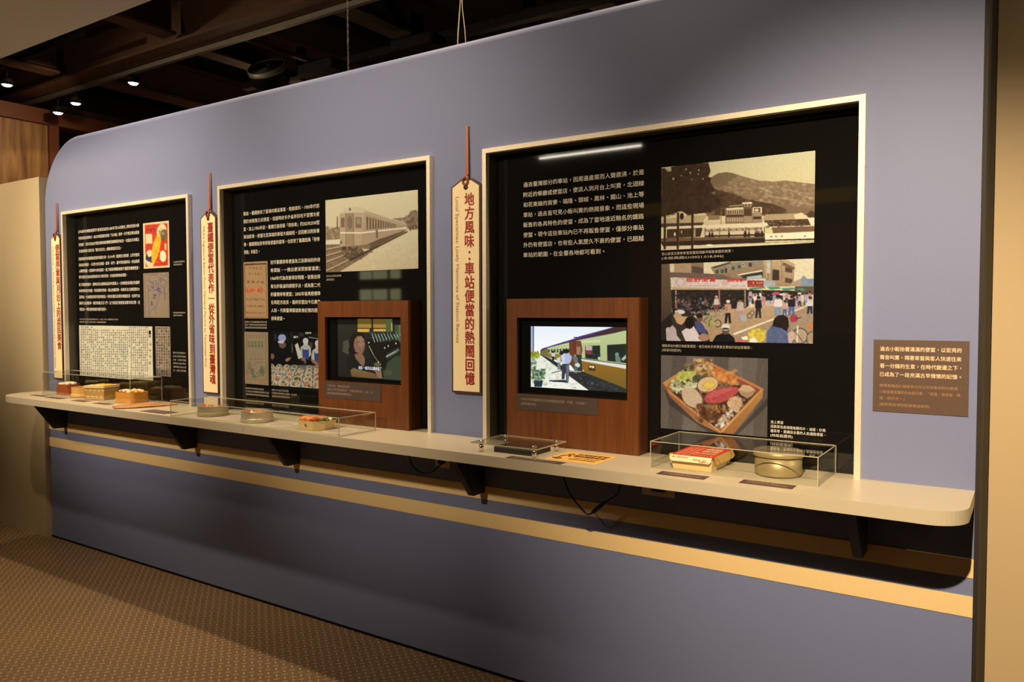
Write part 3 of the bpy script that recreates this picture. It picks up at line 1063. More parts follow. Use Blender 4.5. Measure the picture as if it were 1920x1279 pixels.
    p.poly([(1045, 870), (1100, 830), (1170, 822), (1215, 860), (1235, 920), (1190, 975), (1060, 960)], (216, 176, 30))
    p.dabs(1050, 830, 1230, 960, 50, 14, [(190, 146, 24), (232, 200, 60)], 0.6)
    p.poly([(1070, 930), (1120, 920), (1160, 980), (1060, 985)], (226, 206, 170))
    p.poly([(1240, 985), (1245, 860), (1300, 790), (1400, 800), (1480, 860), (1530, 985)], (74, 84, 116))
    p.dabs(1250, 800, 1500, 980, 60, 16, [(60, 70, 104), (96, 106, 140)], 0.4)
    p.poly([(1300, 800), (1320, 720), (1360, 685), (1420, 680), (1465, 710), (1475, 800), (1450, 855), (1400, 820)], (38, 24, 18))
    # bicycle and basket at the right
    p.ell(1590, 900, 84, 84, (60, 54, 50))
    p.ell(1590, 900, 74, 74, (176, 136, 92))
    p.ell(1715, 930, 60, 80, (60, 54, 50))
    p.ell(1715, 930, 52, 70, (168, 128, 86))
    p.poly([(1480, 720), (1500, 680), (1550, 678), (1570, 720), (1540, 770), (1500, 760)], (176, 40, 50))
    p.poly([(1490, 760), (1580, 750), (1570, 800), (1510, 800)], (150, 120, 84))
    p.line([(1540, 720), (1605, 705)], 8, (40, 34, 34))
    p.line([(1565, 790), (1560, 970)], 14, (214, 196, 160))
    p.line([(1520, 830), (1560, 880), (1620, 960)], 7, (60, 54, 50))
    p.poly([(1660, 770), (1725, 760), (1725, 840), (1680, 840)], (200, 110, 50))
    p.poly([(1460, 870), (1520, 850), (1540, 900), (1500, 980), (1470, 970)], (196, 150, 120))
    p.c *= 0.93
    return p.mute(0.72).noise(0.045, 130).blur(1)


# colour photograph: a wooden lunch box full of food on old boards
def pic_bento():
    p = Pic([(113, 35), (1247, 68), (1235, 893), (108, 812)], 250, 180, (98, 82, 66), 21)
    for k in range(9):
        x = 90 + k * 150
        p.poly([(x, 20), (x + 150, 20), (x + 110, 900), (x - 60, 900)], [(104, 88, 72), (92, 76, 60), (112, 96, 80)][k % 3])
    for _ in range(90):
        x, y = p.rg.uniform(100, 1250), p.rg.uniform(20, 860)
        L = p.rg.uniform(40, 200)
        c = [(66, 52, 40), (128, 110, 92), (80, 66, 52)][p.rg.randint(3)]
        p.line([(x, y), (x - L * 0.18, y + L)], p.rg.uniform(2, 6), c, 0.5)
    p.poly([(150, 400), (760, 850), (880, 865), (1240, 480), (1240, 560), (900, 893), (650, 870), (200, 560)], (54, 42, 32), 0.6)
    # box
    p.poly([(130, 332), (545, 65), (1200, 385), (1185, 480), (880, 862), (760, 850), (210, 480)], (166, 100, 44))
    p.poly([(130, 332), (545, 65), (560, 85), (190, 345), (180, 380)], (206, 130, 62))
    p.poly([(545, 65), (1200, 385), (1170, 410), (550, 92)], (196, 112, 56))
    p.poly([(210, 355), (552, 100), (1150, 400), (770, 800), (660, 790), (220, 440)], (74, 44, 26))
    p.poly([(560, 100), (1165, 395), (1140, 440), (900, 330), (700, 200)], (150, 70, 40))
    p.poly([(130, 340), (180, 385), (760, 850), (745, 860), (500, 745), (210, 480)], (150, 82, 40), col2=(176, 110, 56))
    p.poly([(180, 385), (230, 440), (700, 800), (760, 852), (730, 840), (200, 440)], (206, 136, 66))
    p.poly([(1190, 400), (1185, 480), (880, 862), (765, 850), (780, 820)], (186, 120, 52), col2=(160, 96, 40))
    p.poly([(1200, 385), (775, 838), (752, 850), (765, 815), (1165, 400)], (214, 142, 70))
    # rice bed then toppings
    p.dabs(220, 120, 1120, 780, 420, 16, [(190, 164, 120), (214, 190, 148), (120, 84, 56), (90, 60, 38)], 0.5, 1.2, [(230, 380), (550, 120), (1110, 400), (770, 780), (680, 770)])
    p.poly([(275, 305), (300, 225), (370, 195), (470, 200), (480, 250), (400, 290), (320, 310)], (176, 170, 50))
    p.dabs(290, 200, 480, 300, 50, 16, [(196, 190, 70), (150, 146, 36), (206, 200, 110)], 0.7)
    p.dabs(370, 130, 500, 200, 60, 14, [(70, 66, 40), (110, 100, 60), (150, 120, 70)], 0.8)
    p.dabs(470, 85, 660, 255, 170, 18, [(196, 146, 80), (150, 96, 46), (220, 176, 110), (110, 66, 34)], 0.8)
    p.poly([(640, 205), (700, 175), (800, 205), (905, 275), (930, 350), (860, 350), (760, 320), (690, 290)], (206, 112, 38))
    p.dabs(650, 190, 920, 340, 110, 16, [(222, 140, 56), (176, 84, 26), (232, 160, 80)], 0.6, 1.3)
    p.dabs(225, 300, 490, 440, 170, 13, [(214, 206, 150), (190, 182, 110), (230, 222, 176), (150, 150, 80)], 0.7, 1.6)
    p.ell(510, 285, 60, 42, (84, 78, 46))
    p.dabs(450, 250, 570, 330, 30, 12, [(60, 56, 32), (110, 102, 64)], 0.7)
    p.ell(612, 348, 116, 84, (150, 96, 50), 1, -0.25)
    p.ell(612, 344, 108, 76, (214, 176, 120), 1, -0.25)
    p.ell(625, 350, 72, 48, (222, 164, 62), 1, -0.15)
    p.ell(628, 352, 54, 34, (232, 182, 66), 1, -0.15)
    p.ell(450, 495, 132, 96, (120, 78, 46), 1, 0.7)
    p.ell(445, 485, 124, 88, (206, 166, 124), 1, 0.75)
    p.dabs(350, 410, 560, 580, 70, 10, [(190, 146, 104), (222, 186, 146)], 0.4, 0.5)
    p.poly([(568, 500), (600, 440), (700, 390), (840, 360), (930, 375), (945, 405), (900, 455), (800, 520), (680, 545), (600, 535)], (188, 66, 60))
    p.poly([(590, 480), (660, 420), (820, 375), (900, 385), (800, 430), (660, 490)], (214, 96, 84), 0.6)
    p.dabs(580, 380, 930, 530, 60, 8, [(214, 110, 96), (160, 46, 44)], 0.5)
    p.poly([(930, 400), (980, 345), (1060, 355), (1115, 405), (1090, 450), (1030, 490), (960, 450)], (176, 126, 80))
    p.poly([(930, 400), (980, 345), (1060, 355), (1110, 400), (1020, 425)], (206, 156, 104))
    p.dabs(730, 320, 830, 380, 30, 13, [(110, 70, 46), (150, 106, 70)], 0.7)
    p.poly([(810, 540), (840, 490), (900, 465), (960, 480), (980, 540), (950, 600), (930, 640), (850, 600)], (206, 158, 104))
    p.dabs(820, 480, 980, 620, 50, 12, [(222, 176, 120), (176, 126, 80)], 0.6)
    p.dabs(500, 560, 790, 730, 220, 20, [(84, 44, 20), (120, 70, 32), (60, 30, 14), (160, 104, 50), (200, 150, 90)], 0.75)
    p.ell(640, 660, 120, 70, (84, 42, 22), 0.6)
    p.dabs(640, 560, 800, 640, 40, 12, [(190, 130, 60), (150, 96, 44)], 0.7)
    p.dabs(690, 590, 930, 790, 150, 16, [(230, 212, 180), (206, 180, 140), (240, 226, 200), (150, 104, 66)], 0.75, 1.0, [(690, 780), (820, 620), (910, 600), (920, 640), (780, 800)])
    p.c *= 0.88
    return p.mute(0.85).noise(0.035, 110).blur(1)


# colour photograph: kitchen hands packing paper lunch boxes (x runs on behind the video cabinet)
def pic_kitchen():
    p = Pic([(470, 190), (1600, 190), (1640, 1080), (475, 985)], 250, 120, (20, 16, 14), 31)
    p.rect(470, 180, 1700, 700, (22, 18, 16))
    p.poly([(955, 195), (1045, 192), (1030, 220), (950, 222)], (206, 190, 130))
    p.poly([(1135, 215), (1160, 200), (1300, 200), (1300, 235), (1130, 235)], (206, 190, 130))
    p.rect(790, 255, 852, 285, (214, 198, 140))
    p.poly([(1000, 262), (1180, 285), (1180, 300), (1000, 276)], (150, 146, 110))
    p.rect(860, 210, 940, 260, (50, 44, 36))
    p.line([(768, 360), (772, 500)], 12, (110, 110, 50))
    p.rect(1010, 340, 1060, 420, (70, 64, 50))
    p.line([(762, 200), (764, 280)], 14, (50, 50, 40))
    p.dabs(700, 200, 1300, 560, 110, 12, [(60, 52, 40), (36, 30, 26), (80, 76, 60)], 0.5)
    # table
    p.poly([(470, 700), (800, 680), (1300, 680), (1700, 720), (1700, 1100), (470, 1000)], (110, 104, 90))
    # man in black
    p.poly([(470, 560), (490, 480), (570, 430), (590, 390), (700, 390), (750, 440), (770, 560), (740, 610), (700, 670), (560, 700), (470, 620)], (20, 18, 20))
    p.ell(635, 385, 50, 50, (120, 84, 56))
    p.ell(630, 285, 56, 54, (150, 158, 190))
    p.poly([(568, 330), (640, 320), (680, 300), (640, 365), (575, 360)], (190, 192, 206))
    p.ell(540, 275, 22, 46, (40, 38, 60))
    p.ell(492, 555, 30, 42, (140, 92, 60))
    p.poly([(665, 610), (700, 575), (760, 565), (740, 600), (700, 632)], (170, 116, 76))
    # two in blue aprons

    def apron(x, y, s):
        p.poly([(x - 85 * s, y + 150 * s), (x - 70 * s, y + 50 * s), (x - 30 * s, y + 20 * s), (x + 40 * s, y + 20 * s), (x + 75 * s, y + 60 * s), (x + 80 * s, y + 170 * s), (x + 20 * s, y + 230 * s), (x - 50 * s, y + 220 * s)], (190, 180, 156))
        p.poly([(x - 50 * s, y + 60 * s), (x - 30 * s, y + 90 * s), (x + 40 * s, y + 90 * s), (x + 45 * s, y + 50 * s), (x + 50 * s, y + 240 * s), (x - 40 * s, y + 220 * s)], (52, 66, 130))
        p.ell(x, y, 34 * s, 44 * s, (176, 150, 116))
        p.ell(x - 2 * s, y - 38 * s, 40 * s, 44 * s, (206, 200, 180))
        p.ell(x, y + 12 * s, 30 * s, 24 * s, (200, 190, 166))
    apron(962, 360, 1.0)
    apron(1140, 400, 1.15)
    apron(1330, 400, 1.1)
    p.poly([(808, 385), (850, 350), (915, 570), (860, 590)], (214, 200, 160))
    p.poly([(910, 570), (950, 560), (975, 640), (930, 670), (880, 640)], (150, 100, 66))
    p.poly([(1030, 590), (1090, 600), (1160, 660), (1140, 690), (1060, 640)], (160, 108, 72))
    p.ell(890, 640, 60, 30, (30, 22, 18))
    # paper boxes of food
    boxes = []
    for j, (y, n, s) in enumerate(((690, 11, 0.62), (745, 10, 0.75), (800, 9, 0.9), (880, 8, 1.1), (950, 7, 1.25))):
        for i in range(n):
            boxes.append((480 + (i + 0.5 * (j % 2)) * 1180 / n, y + i * 4, 62 * s))
    for x, y, s in boxes:
        if 900 < x < 1010 and y < 760:
            continue
        p.ell(x, y + s * 0.45, s, s * 0.8, (150, 140, 110))
        p.ell(x, y, s * 1.02, s * 0.72, (206, 198, 164))
        c = [(190, 100, 50), (190, 160, 90), (120, 110, 40), (200, 130, 90)][p.rg.randint(4)]
        p.ell(x, y, s * 0.8, s * 0.52, c)
        p.dabs(x - s * 0.7, y - s * 0.45, x + s * 0.7, y + s * 0.45, 12, s * 0.2, [(40, 60, 20), (206, 90, 50), (220, 190, 110), (210, 200, 160), (150, 70, 30)], 0.8)
    p.c *= 0.85
    return p.mute(0.8).noise(0.02, 110).blur(1)


def pic_ticket_red():
    p = Pic([(97, 625), (345, 607), (353, 1205), (105, 1210)], 70, 110, (160, 118, 72), 41)
    p.rect(90, 600, 360, 640, (150, 112, 72), 0.5)
    for q in ([(110, 648), (330, 634), (338, 1190), (116, 1196), (110, 648)],):
        p.line(q, 4, (60, 34, 20))
    p.line([(112, 655), (328, 640)], 7, (50, 28, 16))
    p.glyphs(148, 668, 292, 702, 4, 1, (100, 62, 34))
    p.glyphs(144, 730, 300, 762, 5, 1, (110, 70, 38))
    p.glyphs(126, 808, 312, 850, 4, 1, (86, 48, 26))
    p.glyphs(140, 890, 290, 942, 2, 1, (196, 40, 24), 1, 1, 0.9)
    p.line([(150, 885), (122, 915), (150, 945)], 7, (196, 40, 24))
    p.line([(276, 885), (298, 910), (272, 945)], 7, (196, 40, 24))
    p.glyphs(128, 990, 318, 1028, 9, 1, (96, 60, 34))
    p.glyphs(128, 1062, 318, 1096, 9, 1, (70, 40, 22))
    p.glyphs(128, 1130, 318, 1168, 9, 1, (96, 60, 34))
    return p.noise(0.02, 40).blur(1)


def pic_ticket_green():
    p = Pic([(70, 178), (422, 180), (435, 972), (85, 950)], 70, 110, (134, 106, 72), 43)
    p.rect(105, 235, 390, 900, (136, 112, 78), 0.8)
    p.line([(108, 238), (385, 240), (392, 885), (118, 880), (108, 238)], 4, (80, 66, 46))
    p.glyphs(130, 255, 370, 280, 12, 1, (84, 66, 46), 0.8)
    for i in range(5):
        x = 122 + i * 48
        p.rect(x, 315, x + 40, 415, (104, 98, 66), 0.6)
        p.glyphs(x, 315, x + 40, 415, 1, 2, (70, 74, 46), 0.9, 1, 0.8)
    p.glyphs(160, 428, 350, 446, 9, 1, (84, 66, 46), 0.7)
    for y in (470, 508, 540):
        p.glyphs(120, y, 370, y + 18, 12, 1, (92, 72, 50), 0.6, 0.8)
    p.glyphs(150, 570, 350, 600, 4, 1, (84, 66, 46), 0.6)
    p.line([(130, 700), (200, 680), (260, 640), (355, 620)], 10, (96, 78, 54), 0.7)
    p.ell(150, 680, 26, 60, (112, 90, 60), 0.8)
    p.ell(195, 760, 30, 50, (96, 90, 60), 0.8)
    p.ell(335, 760, 36, 80, (90, 86, 58), 0.9)
    p.dabs(120, 700, 380, 850, 60, 12, [(90, 92, 58), (150, 124, 84), (80, 74, 50)], 0.6)
    p.poly([(190, 858), (230, 820), (280, 856)], (70, 96, 60))
    p.dabs(85, 800, 430, 970, 30, 20, [(150, 112, 66), (160, 120, 70)], 0.4)
    return p.noise(0.02, 40).blur(1)


def pic_red_wrapper():
    p = Pic([(58, 118), (352, 80), (354, 612), (62, 634)], 80, 96, (206, 170, 110), 51)
    p.poly([(80, 138), (335, 112), (336, 590), (84, 608)], (184, 52, 30))
    p.glyphs(98, 165, 196, 212, 3, 1, (90, 34, 24), 1, 1, 0.85)
    p.poly([(86, 240), (160, 236), (164, 350), (130, 344), (88, 352)], (206, 176, 116))
    p.ell(268, 210, 54, 92, (206, 176, 116), 1, 0.15)
    p.ell(290, 250, 34, 66, (96, 74, 44))
    p.dabs(240, 170, 325, 300, 40, 12, [(150, 90, 50), (110, 96, 50), (190, 150, 96), (70, 60, 40)], 0.8)
    p.ell(135, 515, 58, 98, (206, 172, 112))
    p.poly([(82, 520), (95, 450), (118, 500), (150, 488), (172, 568), (100, 540)], (52, 46, 60))
    p.poly([(215, 250), (250, 230), (262, 300), (240, 420), (215, 500), (170, 585), (150, 540), (160, 400), (178, 330)], (214, 150, 32))
    p.dabs(160, 240, 255, 560, 50, 11, [(190, 116, 24), (232, 180, 60), (206, 136, 30)], 0.6)
    p.ell(280, 486, 36, 64, (220, 190, 132))
    p.rect(298, 342, 322, 414, (200, 160, 80))
    p.glyphs(242, 560, 318, 588, 3, 1, (110, 30, 20), 0.9)
    return p.noise(0.02, 40).blur(1)


def pic_sketch_wrapper():
    p = Pic([(60, 685), (355, 668), (357, 1188), (64, 1192)], 80, 96, (136, 108, 76), 53)
    p.line([(80, 700), (340, 684), (342, 1170), (84, 1176), (80, 700)], 4, (90, 70, 62))
    ink = (66, 56, 82)
    p.line([(110, 780), (130, 720), (200, 702), (260, 740), (250, 800)], 5, ink, 0.7)
    p.line([(255, 700), (300, 720), (335, 700)], 6, ink, 0.8)
    p.line([(225, 770), (280, 740), (330, 790), (280, 850)], 5, ink, 0.7)
    p.dabs(110, 770, 215, 890, 80, 10, [(60, 50, 86), (80, 68, 100), (140, 112, 84)], 0.8, 0.5)
    p.dabs(220, 730, 330, 940, 60, 8, [(96, 78, 84), (120, 96, 76), (84, 66, 70)], 0.6)
    for x, y in ((232, 870), (192, 950), (155, 1030)):
        p.glyphs(x - 24, y - 30, x + 24, y + 30, 1, 2, ink, 1, 1, 0.95)
    p.line([(108, 900), (120, 1010), (120, 1160)], 5, ink, 0.7)
    p.line([(260, 880), (225, 1000), (190, 1120), (210, 1150)], 5, ink, 0.7)
    p.line([(120, 1160), (160, 1090), (200, 1060)], 5, ink, 0.6)
    p.line([(300, 850), (308, 990)], 8, (70, 56, 66), 0.8)
    for y in range(1030, 1170, 24):
        p.line([(225, y), (325, y - 4)], 2, (96, 76, 60), 0.7)
    return p.noise(0.02, 40).blur(1)


def pic_newspaper():
    p = Pic([(90, 105), (1475, 120), (1500, 1160), (115, 1060)], 300, 210, (198, 177, 130), 61)
    p.rect(90, 100, 360, 1170, (196, 168, 128), 0.35)
    p.dabs(340, 420, 1010, 960, 60, 70, [(176, 172, 134)], 0.14)
    p.dabs(900, 800, 1000, 1150, 14, 40, [(166, 172, 142)], 0.2)
    ink = (66, 40, 40)
    for i in range(34):
        x = 132 + i * 37.5
        if x > 1400:
            break
        top = 118 if (x < 350 or x > 1000) else 180
        if 395 < x < 430:
            p.glyphs(x, top, x + 30, 400, 1, 5, ink, 0.85, 0.9, 0.8)
            continue
        if 1025 < x < 1060:
            p.glyphs(x, top, x + 32, 520, 1, 8, ink, 0.85, 0.9, 0.8)
            continue
        p.glyphs(x, top, x + 32, 1130, 1, 21, ink, 0.85, 0.86 if x < 900 else 0.93, 0.82)
    p.rect(1408, 200, 1450, 275, (20, 14, 18))
    p.rect(1410, 285, 1452, 335, (110, 100, 84))
    for y in (430, 550, 660, 790):
        p.glyphs(1415, y, 1460, y + 60, 1, 1, (100, 56, 50), 0.9, 1, 0.95)
    p.line([(560, 378), (1000, 386)], 3, ink, 0.5)
    return p.noise(0.02, 100).blur(1)


def pic_clipping():
    p = Pic([(1540, 122), (1815, 128), (1825, 1030), (1550, 1020)], 80, 200, (150, 124, 90), 63)
    for i in range(6):
        x = 1552 + i * 44
        p.glyphs(x, 135, x + 40, 1010, 1, 17, (52, 30, 26), 0.9, 0.88, 0.9)
    p.dabs(1540, 130, 1820, 1020, 90, 26, [(160, 134, 100), (120, 94, 66)], 0.25)
    p.rect(1540, 900, 1830, 1040, (30, 24, 20), 0.35)
    return p.noise(0.02, 60).blur(1)


# the two lit video pictures
def pic_video_platform():
    p = Pic([(195, 190), (1300, 210), (1298, 948), (200, 890)], 260, 180, (236, 244, 252), 71)
    p.rect(190, 180, 1310, 500, (226, 240, 255), col2=(246, 252, 255))
    p.poly([(195, 190), (235, 190), (235, 560), (195, 560)], (90, 110, 170), 0.5)
    p.rect(222, 190, 234, 640, (60, 70, 110))
    # platform
    p.poly([(195, 500), (300, 500), (880, 935), (200, 892)], (222, 232, 214), col2=(240, 244, 236))
    p.dabs(200, 520, 860, 930, 420, 9, [(240, 246, 240), (190, 206, 170), (214, 220, 190), (150, 170, 140)], 0.5, 2.0, [(200, 520), (300, 515), (850, 925), (200, 890)])
    # coaches
    p.poly([(310, 470), (395, 432), (720, 335), (1165, 206), (1300, 208), (1300, 950), (1010, 800), (660, 640), (310, 515)], (120, 112, 50))
    p.poly([(395, 435), (720, 350), (1290, 250), (1295, 620), (780, 565), (400, 500)], (196, 214, 150), col2=(176, 196, 132))
    p.poly([(310, 470), (330, 452), (720, 335), (760, 312), (1165, 206), (1300, 208), (1300, 245), (1150, 280), (720, 360), (400, 440), (312, 485)], (74, 44, 80))
    p.poly([(1165, 206), (1300, 208), (1300, 246), (1060, 290), (900, 300)], (70, 40, 44))
    p.line([(330, 452), (720, 335), (1165, 206)], 6, (60, 60, 170))
    p.rect(700, 318, 762, 332, (70, 50, 110))
    # second coach details
    for i in range(9):
        x = 400 + i * 34
        p.poly([(x, 462 - i * 2), (x + 20, 458 - i * 2), (x + 20, 494), (x, 494)], (60, 80, 66))
    p.poly([(400, 505), (640, 520), (640, 600), (400, 520)], (150, 130, 40))
    # gangway and door area
    p.poly([(645, 380), (700, 360), (712, 700), (650, 620)], (110, 60, 34))
    p.poly([(700, 362), (725, 352), (735, 520), (705, 520)], (120, 40, 30))
    p.poly([(722, 360), (785, 362), (800, 470), (780, 560), (722, 540)], (130, 66, 40))
    for x in (738, 752, 768):
        p.line([(x, 430), (x + 2, 520)], 6, (196, 190, 150))
    p.poly([(722, 520), (790, 520), (800, 720), (735, 720)], (50, 56, 44))
    # near coach
    p.poly([(780, 362), (1295, 250), (1295, 640), (785, 565), (822, 560)], (186, 206, 140), col2=(170, 190, 126))
    p.poly([(780, 365), (1000, 355), (1010, 375), (790, 385)], (236, 226, 190), 0.6)
    p.poly([(828, 420), (1000, 415), (1004, 580), (832, 560)], (28, 42, 34))
    p.poly([(835, 420), (910, 422), (912, 510), (838, 506)], (190, 170, 170))
    p.rect(836, 470, 912, 505, (150, 40, 60))
    p.dabs(840, 500, 1000, 575, 30, 9, [(70, 90, 76), (20, 30, 26)], 0.6)
    p.ell(990, 562, 14, 18, (190, 214, 230))
    p.poly([(1080, 410), (1295, 398), (1295, 615), (1082, 590)], (24, 38, 32))
    p.ell(1192, 520, 22, 26, (110, 146, 130))
    p.poly([(1170, 545), (1225, 540), (1240, 605), (1180, 600)], (96, 132, 116))
    p.poly([(1240, 570), (1290, 520), (1295, 560), (1262, 590)], (150, 190, 190))
    p.poly([(785, 568), (1295, 640), (1293, 680), (790, 590)], (214, 226, 220))
    p.line([(790, 562), (1295, 632)], 6, (80, 50, 30))
    p.poly([(790, 592), (1293, 680), (1293, 905), (1190, 860), (800, 712)], (160, 104, 24), col2=(120, 96, 24))
    p.poly([(868, 632), (948, 640), (948, 705), (868, 698)], (84, 52, 20))
    p.ell(890, 655, 14, 12, (226, 222, 196))
    p.ell(920, 660, 16, 14, (226, 222, 196))
    # under the coaches
    p.poly([(300, 510), (420, 560), (660, 700), (800, 712), (1190, 860), (1295, 905), (1297, 948), (880, 930), (700, 800), (310, 520)], (40, 46, 48))
    p.dabs(640, 700, 1260, 945, 220, 8, [(30, 34, 38), (70, 80, 84), (96, 104, 100), (20, 22, 26)], 0.6, 2.5, [(650, 700), (800, 715), (1290, 910), (1290, 945), (900, 930)])
    # plants
    p.ell(232, 520, 70, 38, (150, 160, 20))
    p.dabs(200, 485, 300, 560, 40, 12, [(196, 200, 40), (90, 110, 30), (150, 170, 60)], 0.7)
    p.dabs(200, 560, 260, 700, 50, 14, [(60, 80, 50), (120, 150, 110), (190, 210, 190)], 0.7)
    p.dabs(205, 690, 365, 830, 170, 13, [(40, 70, 40), (120, 160, 110), (206, 230, 200), (70, 100, 66)], 0.8)
    p.poly([(235, 820), (345, 815), (330, 890), (245, 888)], (34, 52, 70))
    # far vendor
    p.poly([(440, 500), (478, 495), (485, 540), (444, 545)], (200, 206, 220))
    p.rect(448, 540, 472, 585, (30, 34, 44))
    p.ell(460, 488, 12, 14, (40, 36, 40))
    # people at the train door
    p.poly([(500, 560), (545, 545), (550, 620), (505, 610)], (200, 210, 216))
    p.rect(512, 610, 545, 690, (110, 130, 130))
    p.ell(560, 500, 28, 24, (40, 34, 34))
    p.ell(612, 480, 36, 26, (26, 24, 34))
    p.poly([(550, 530), (590, 505), (650, 510), (680, 545), (665, 600), (640, 628), (568, 628), (560, 580)], (168, 186, 232))
    p.poly([(550, 530), (590, 505), (600, 620), (568, 628)], (196, 208, 240))
    p.poly([(565, 625), (645, 625), (650, 700), (640, 830), (612, 838), (605, 700), (592, 800), (560, 800)], (52, 54, 74))
    p.poly([(612, 640), (648, 640), (640, 830), (614, 835)], (96, 106, 130))
    p.poly([(410, 812), (600, 806), (640, 840), (520, 832), (420, 826)], (40, 44, 56))
    p.line([(440, 730), (560, 700)], 10, (80, 90, 90))
    p.poly([(690, 545), (720, 530), (745, 560), (750, 620), (700, 600)], (96, 116, 116))
    p.ell(742, 640, 30, 26, (206, 216, 230))
    p.poly([(705, 640), (745, 660), (740, 735), (706, 728)], (84, 100, 100))
    p.line([(650, 708), (790, 712)], 8, (206, 196, 170))
    p.ell(808, 700, 8, 9, (230, 220, 180))
    return p.mute(0.82).noise(0.01, 120).blur(1)


def pic_video_interview():
    p = Pic([(205, 128), (1085, 125), (1085, 925), (210, 890)], 210, 170, (34, 36, 30), 73)
    p.rect(200, 120, 1090, 210, (14, 12, 10))
    p.rect(205, 205, 1090, 930, (44, 46, 36), col2=(30, 32, 26))
    p.rect(472, 130, 850, 250, (120, 96, 36))
    p.rect(472, 200, 850, 250, (190, 150, 60))
    p.rect(472, 262, 630, 304, (250, 196, 96))
    p.rect(680, 262, 842, 294, (250, 196, 96))
    p.rect(656, 128, 676, 260, (30, 26, 18))
    p.rect(845, 130, 930, 300, (90, 110, 70))
    p.rect(915, 180, 930, 285, (230, 200, 100))
    p.rect(960, 205, 1085, 480, (76, 90, 62))
    p.rect(1010, 205, 1085, 330, (110, 124, 90))
    p.dabs(620, 290, 1080, 430, 120, 12, [(90, 110, 90), (40, 44, 36), (150, 176, 160)], 0.5, 0.5)
    p.poly([(280, 430), (350, 400), (370, 560), (340, 600), (270, 560)], (96, 94, 74), 0.8)
    # rack of steel tubes
    p.poly([(590, 400), (720, 380), (860, 640), (840, 760), (700, 740), (620, 560)], (26, 18, 16))
    p.poly([(700, 450), (1000, 400), (1060, 480), (860, 560), (840, 640)], (24, 16, 16))
    for i in range(10):
        x = 660 + i * 40
        p.line([(x, 320), (x + 40, 440 - i * 8)], 13, (110, 140, 120))
        p.line([(x + 4, 330), (x + 36, 430 - i * 8)], 5, (206, 224, 206))
    p.line([(620, 480), (680, 600), (745, 690)], 12, (120, 130, 104))
    p.line([(622, 480), (680, 595)], 5, (214, 220, 190))
    p.line([(845, 625), (960, 560), (1010, 520)], 32, (110, 128, 110))
    p.line([(850, 612), (965, 548)], 10, (206, 216, 196))
    for x, y in ((828, 505), (875, 480), (975, 445), (620, 440), (745, 690)):
        p.ell(x, y, 9, 12, (230, 236, 220))
    p.poly([(860, 700), (960, 610), (1085, 596), (1085, 925), (800, 910)], (66, 76, 56))
    p.rect(800, 790, 915, 860, (96, 92, 56), 0.6)
    p.ell(735, 720, 50, 26, (110, 104, 60))
    # the speaker
    p.poly([(330, 640), (400, 590), (450, 610), (560, 750), (560, 650), (640, 640), (680, 740), (690, 800), (620, 790), (560, 800), (470, 800), (390, 790), (330, 830)], (26, 26, 24))
    p.poly([(430, 590), (530, 580), (565, 640), (568, 700), (548, 752), (500, 715), (440, 640)], (150, 110, 84))
    p.ell(470, 440, 112, 140, (28, 20, 20), 1, 0.2)
    p.ell(400, 540, 50, 60, (26, 18, 18))
    p.poly([(430, 400), (465, 360), (520, 352), (560, 400), (570, 460), (562, 520), (540, 575), (500, 590), (440, 560), (418, 480)], (156, 112, 88))
    p.poly([(470, 380), (520, 365), (556, 410), (560, 470), (520, 500), (480, 470)], (184, 140, 112), 0.7)
    p.line([(472, 438), (505, 432)], 8, (70, 44, 40))
    p.line([(530, 424), (556, 422)], 8, (70, 44, 40))
    p.line([(520, 440), (528, 480)], 6, (150, 104, 84))
    p.ell(523, 520, 26, 10, (120, 50, 50))
    p.ell(524, 518, 18, 4, (214, 196, 180))
    p.poly([(375, 800), (420, 768), (470, 790), (620, 820), (700, 840), (740, 880), (720, 905), (460, 890), (390, 880)], (150, 116, 74), col2=(120, 92, 56))
    p.poly([(620, 770), (690, 750), (780, 800), (795, 900), (740, 900), (700, 810)], (160, 120, 92))
    p.c *= 0.84
    return p.noise(0.012, 110).blur(1)

# ================================================================== the room
XL, XR, ZT = -5.66, -0.115, 2.72
SHELF = 1.02
PY = 0.055           # face of the recessed black panels
NICHES = [(-5.376, -3.972, 2.228), (-3.704, -2.203, 2.248), (-1.918, -0.431, 2.242)]
RW = 0.019           # width of the metal rails


def slab(name, x0, x1, y0, y1, z0, z1, m):
    return struct(MB().box(x0, x1, y0, y1, z0, z1).build(name, m))


slab('floor', -12, 4, -6, 6, -0.1, 0.0, MT['floor'])
slab('ceiling', -12, 4, -6, 6, 4.9, 5.0, MT['void'])
slab('wall_rear', -12, 4, 5.9, 6.0, 0, 4.9, MT['farwall'])
slab('wall_opposite', -12, 4, -6.0, -5.9, 0, 4.9, MT['farwall'])
slab('wall_left', -12.1, -12.0, -6, 6, 0, 4.9, MT['farwall'])
slab('wall_right', 4.0, 4.1, -6, 6, 0, 4.9, MT['farwall'])

# the blue partition: rounded upper left corner, rolled edge, three openings above the shelf
mb = MB()
rb, rc, th = 0.030, 0.45, 0.15
out = [(XL, 0.0, 1, 0), (XL, ZT - rc, 1, 0)]
for i in range(1, 25):
    a = math.pi / 2 * i / 24
    out.append((XL + rc - rc * math.cos(a), ZT - rc + rc * math.sin(a), math.cos(a), -math.sin(a)))
out.append((XR, ZT, 0, -1))
rings = []
for k in range(7):
    a = math.pi / 2 * k / 6
    rings.append([(x + nx * rb * (1 - math.sin(a)), rb * (1 - math.cos(a)), z + nz * rb * (1 - math.sin(a))) for x, z, nx, nz in out])
n = len(out)
rings.append([(x, th, z) for x, z, nx, nz in out])
vs = [p for rg in rings for p in rg]
fs = [(k * n + i, k * n + i + 1, (k + 1) * n + i + 1, (k + 1) * n + i) for k in range(7) for i in range(n - 1)]
mb.add(vs, fs, 0, True)


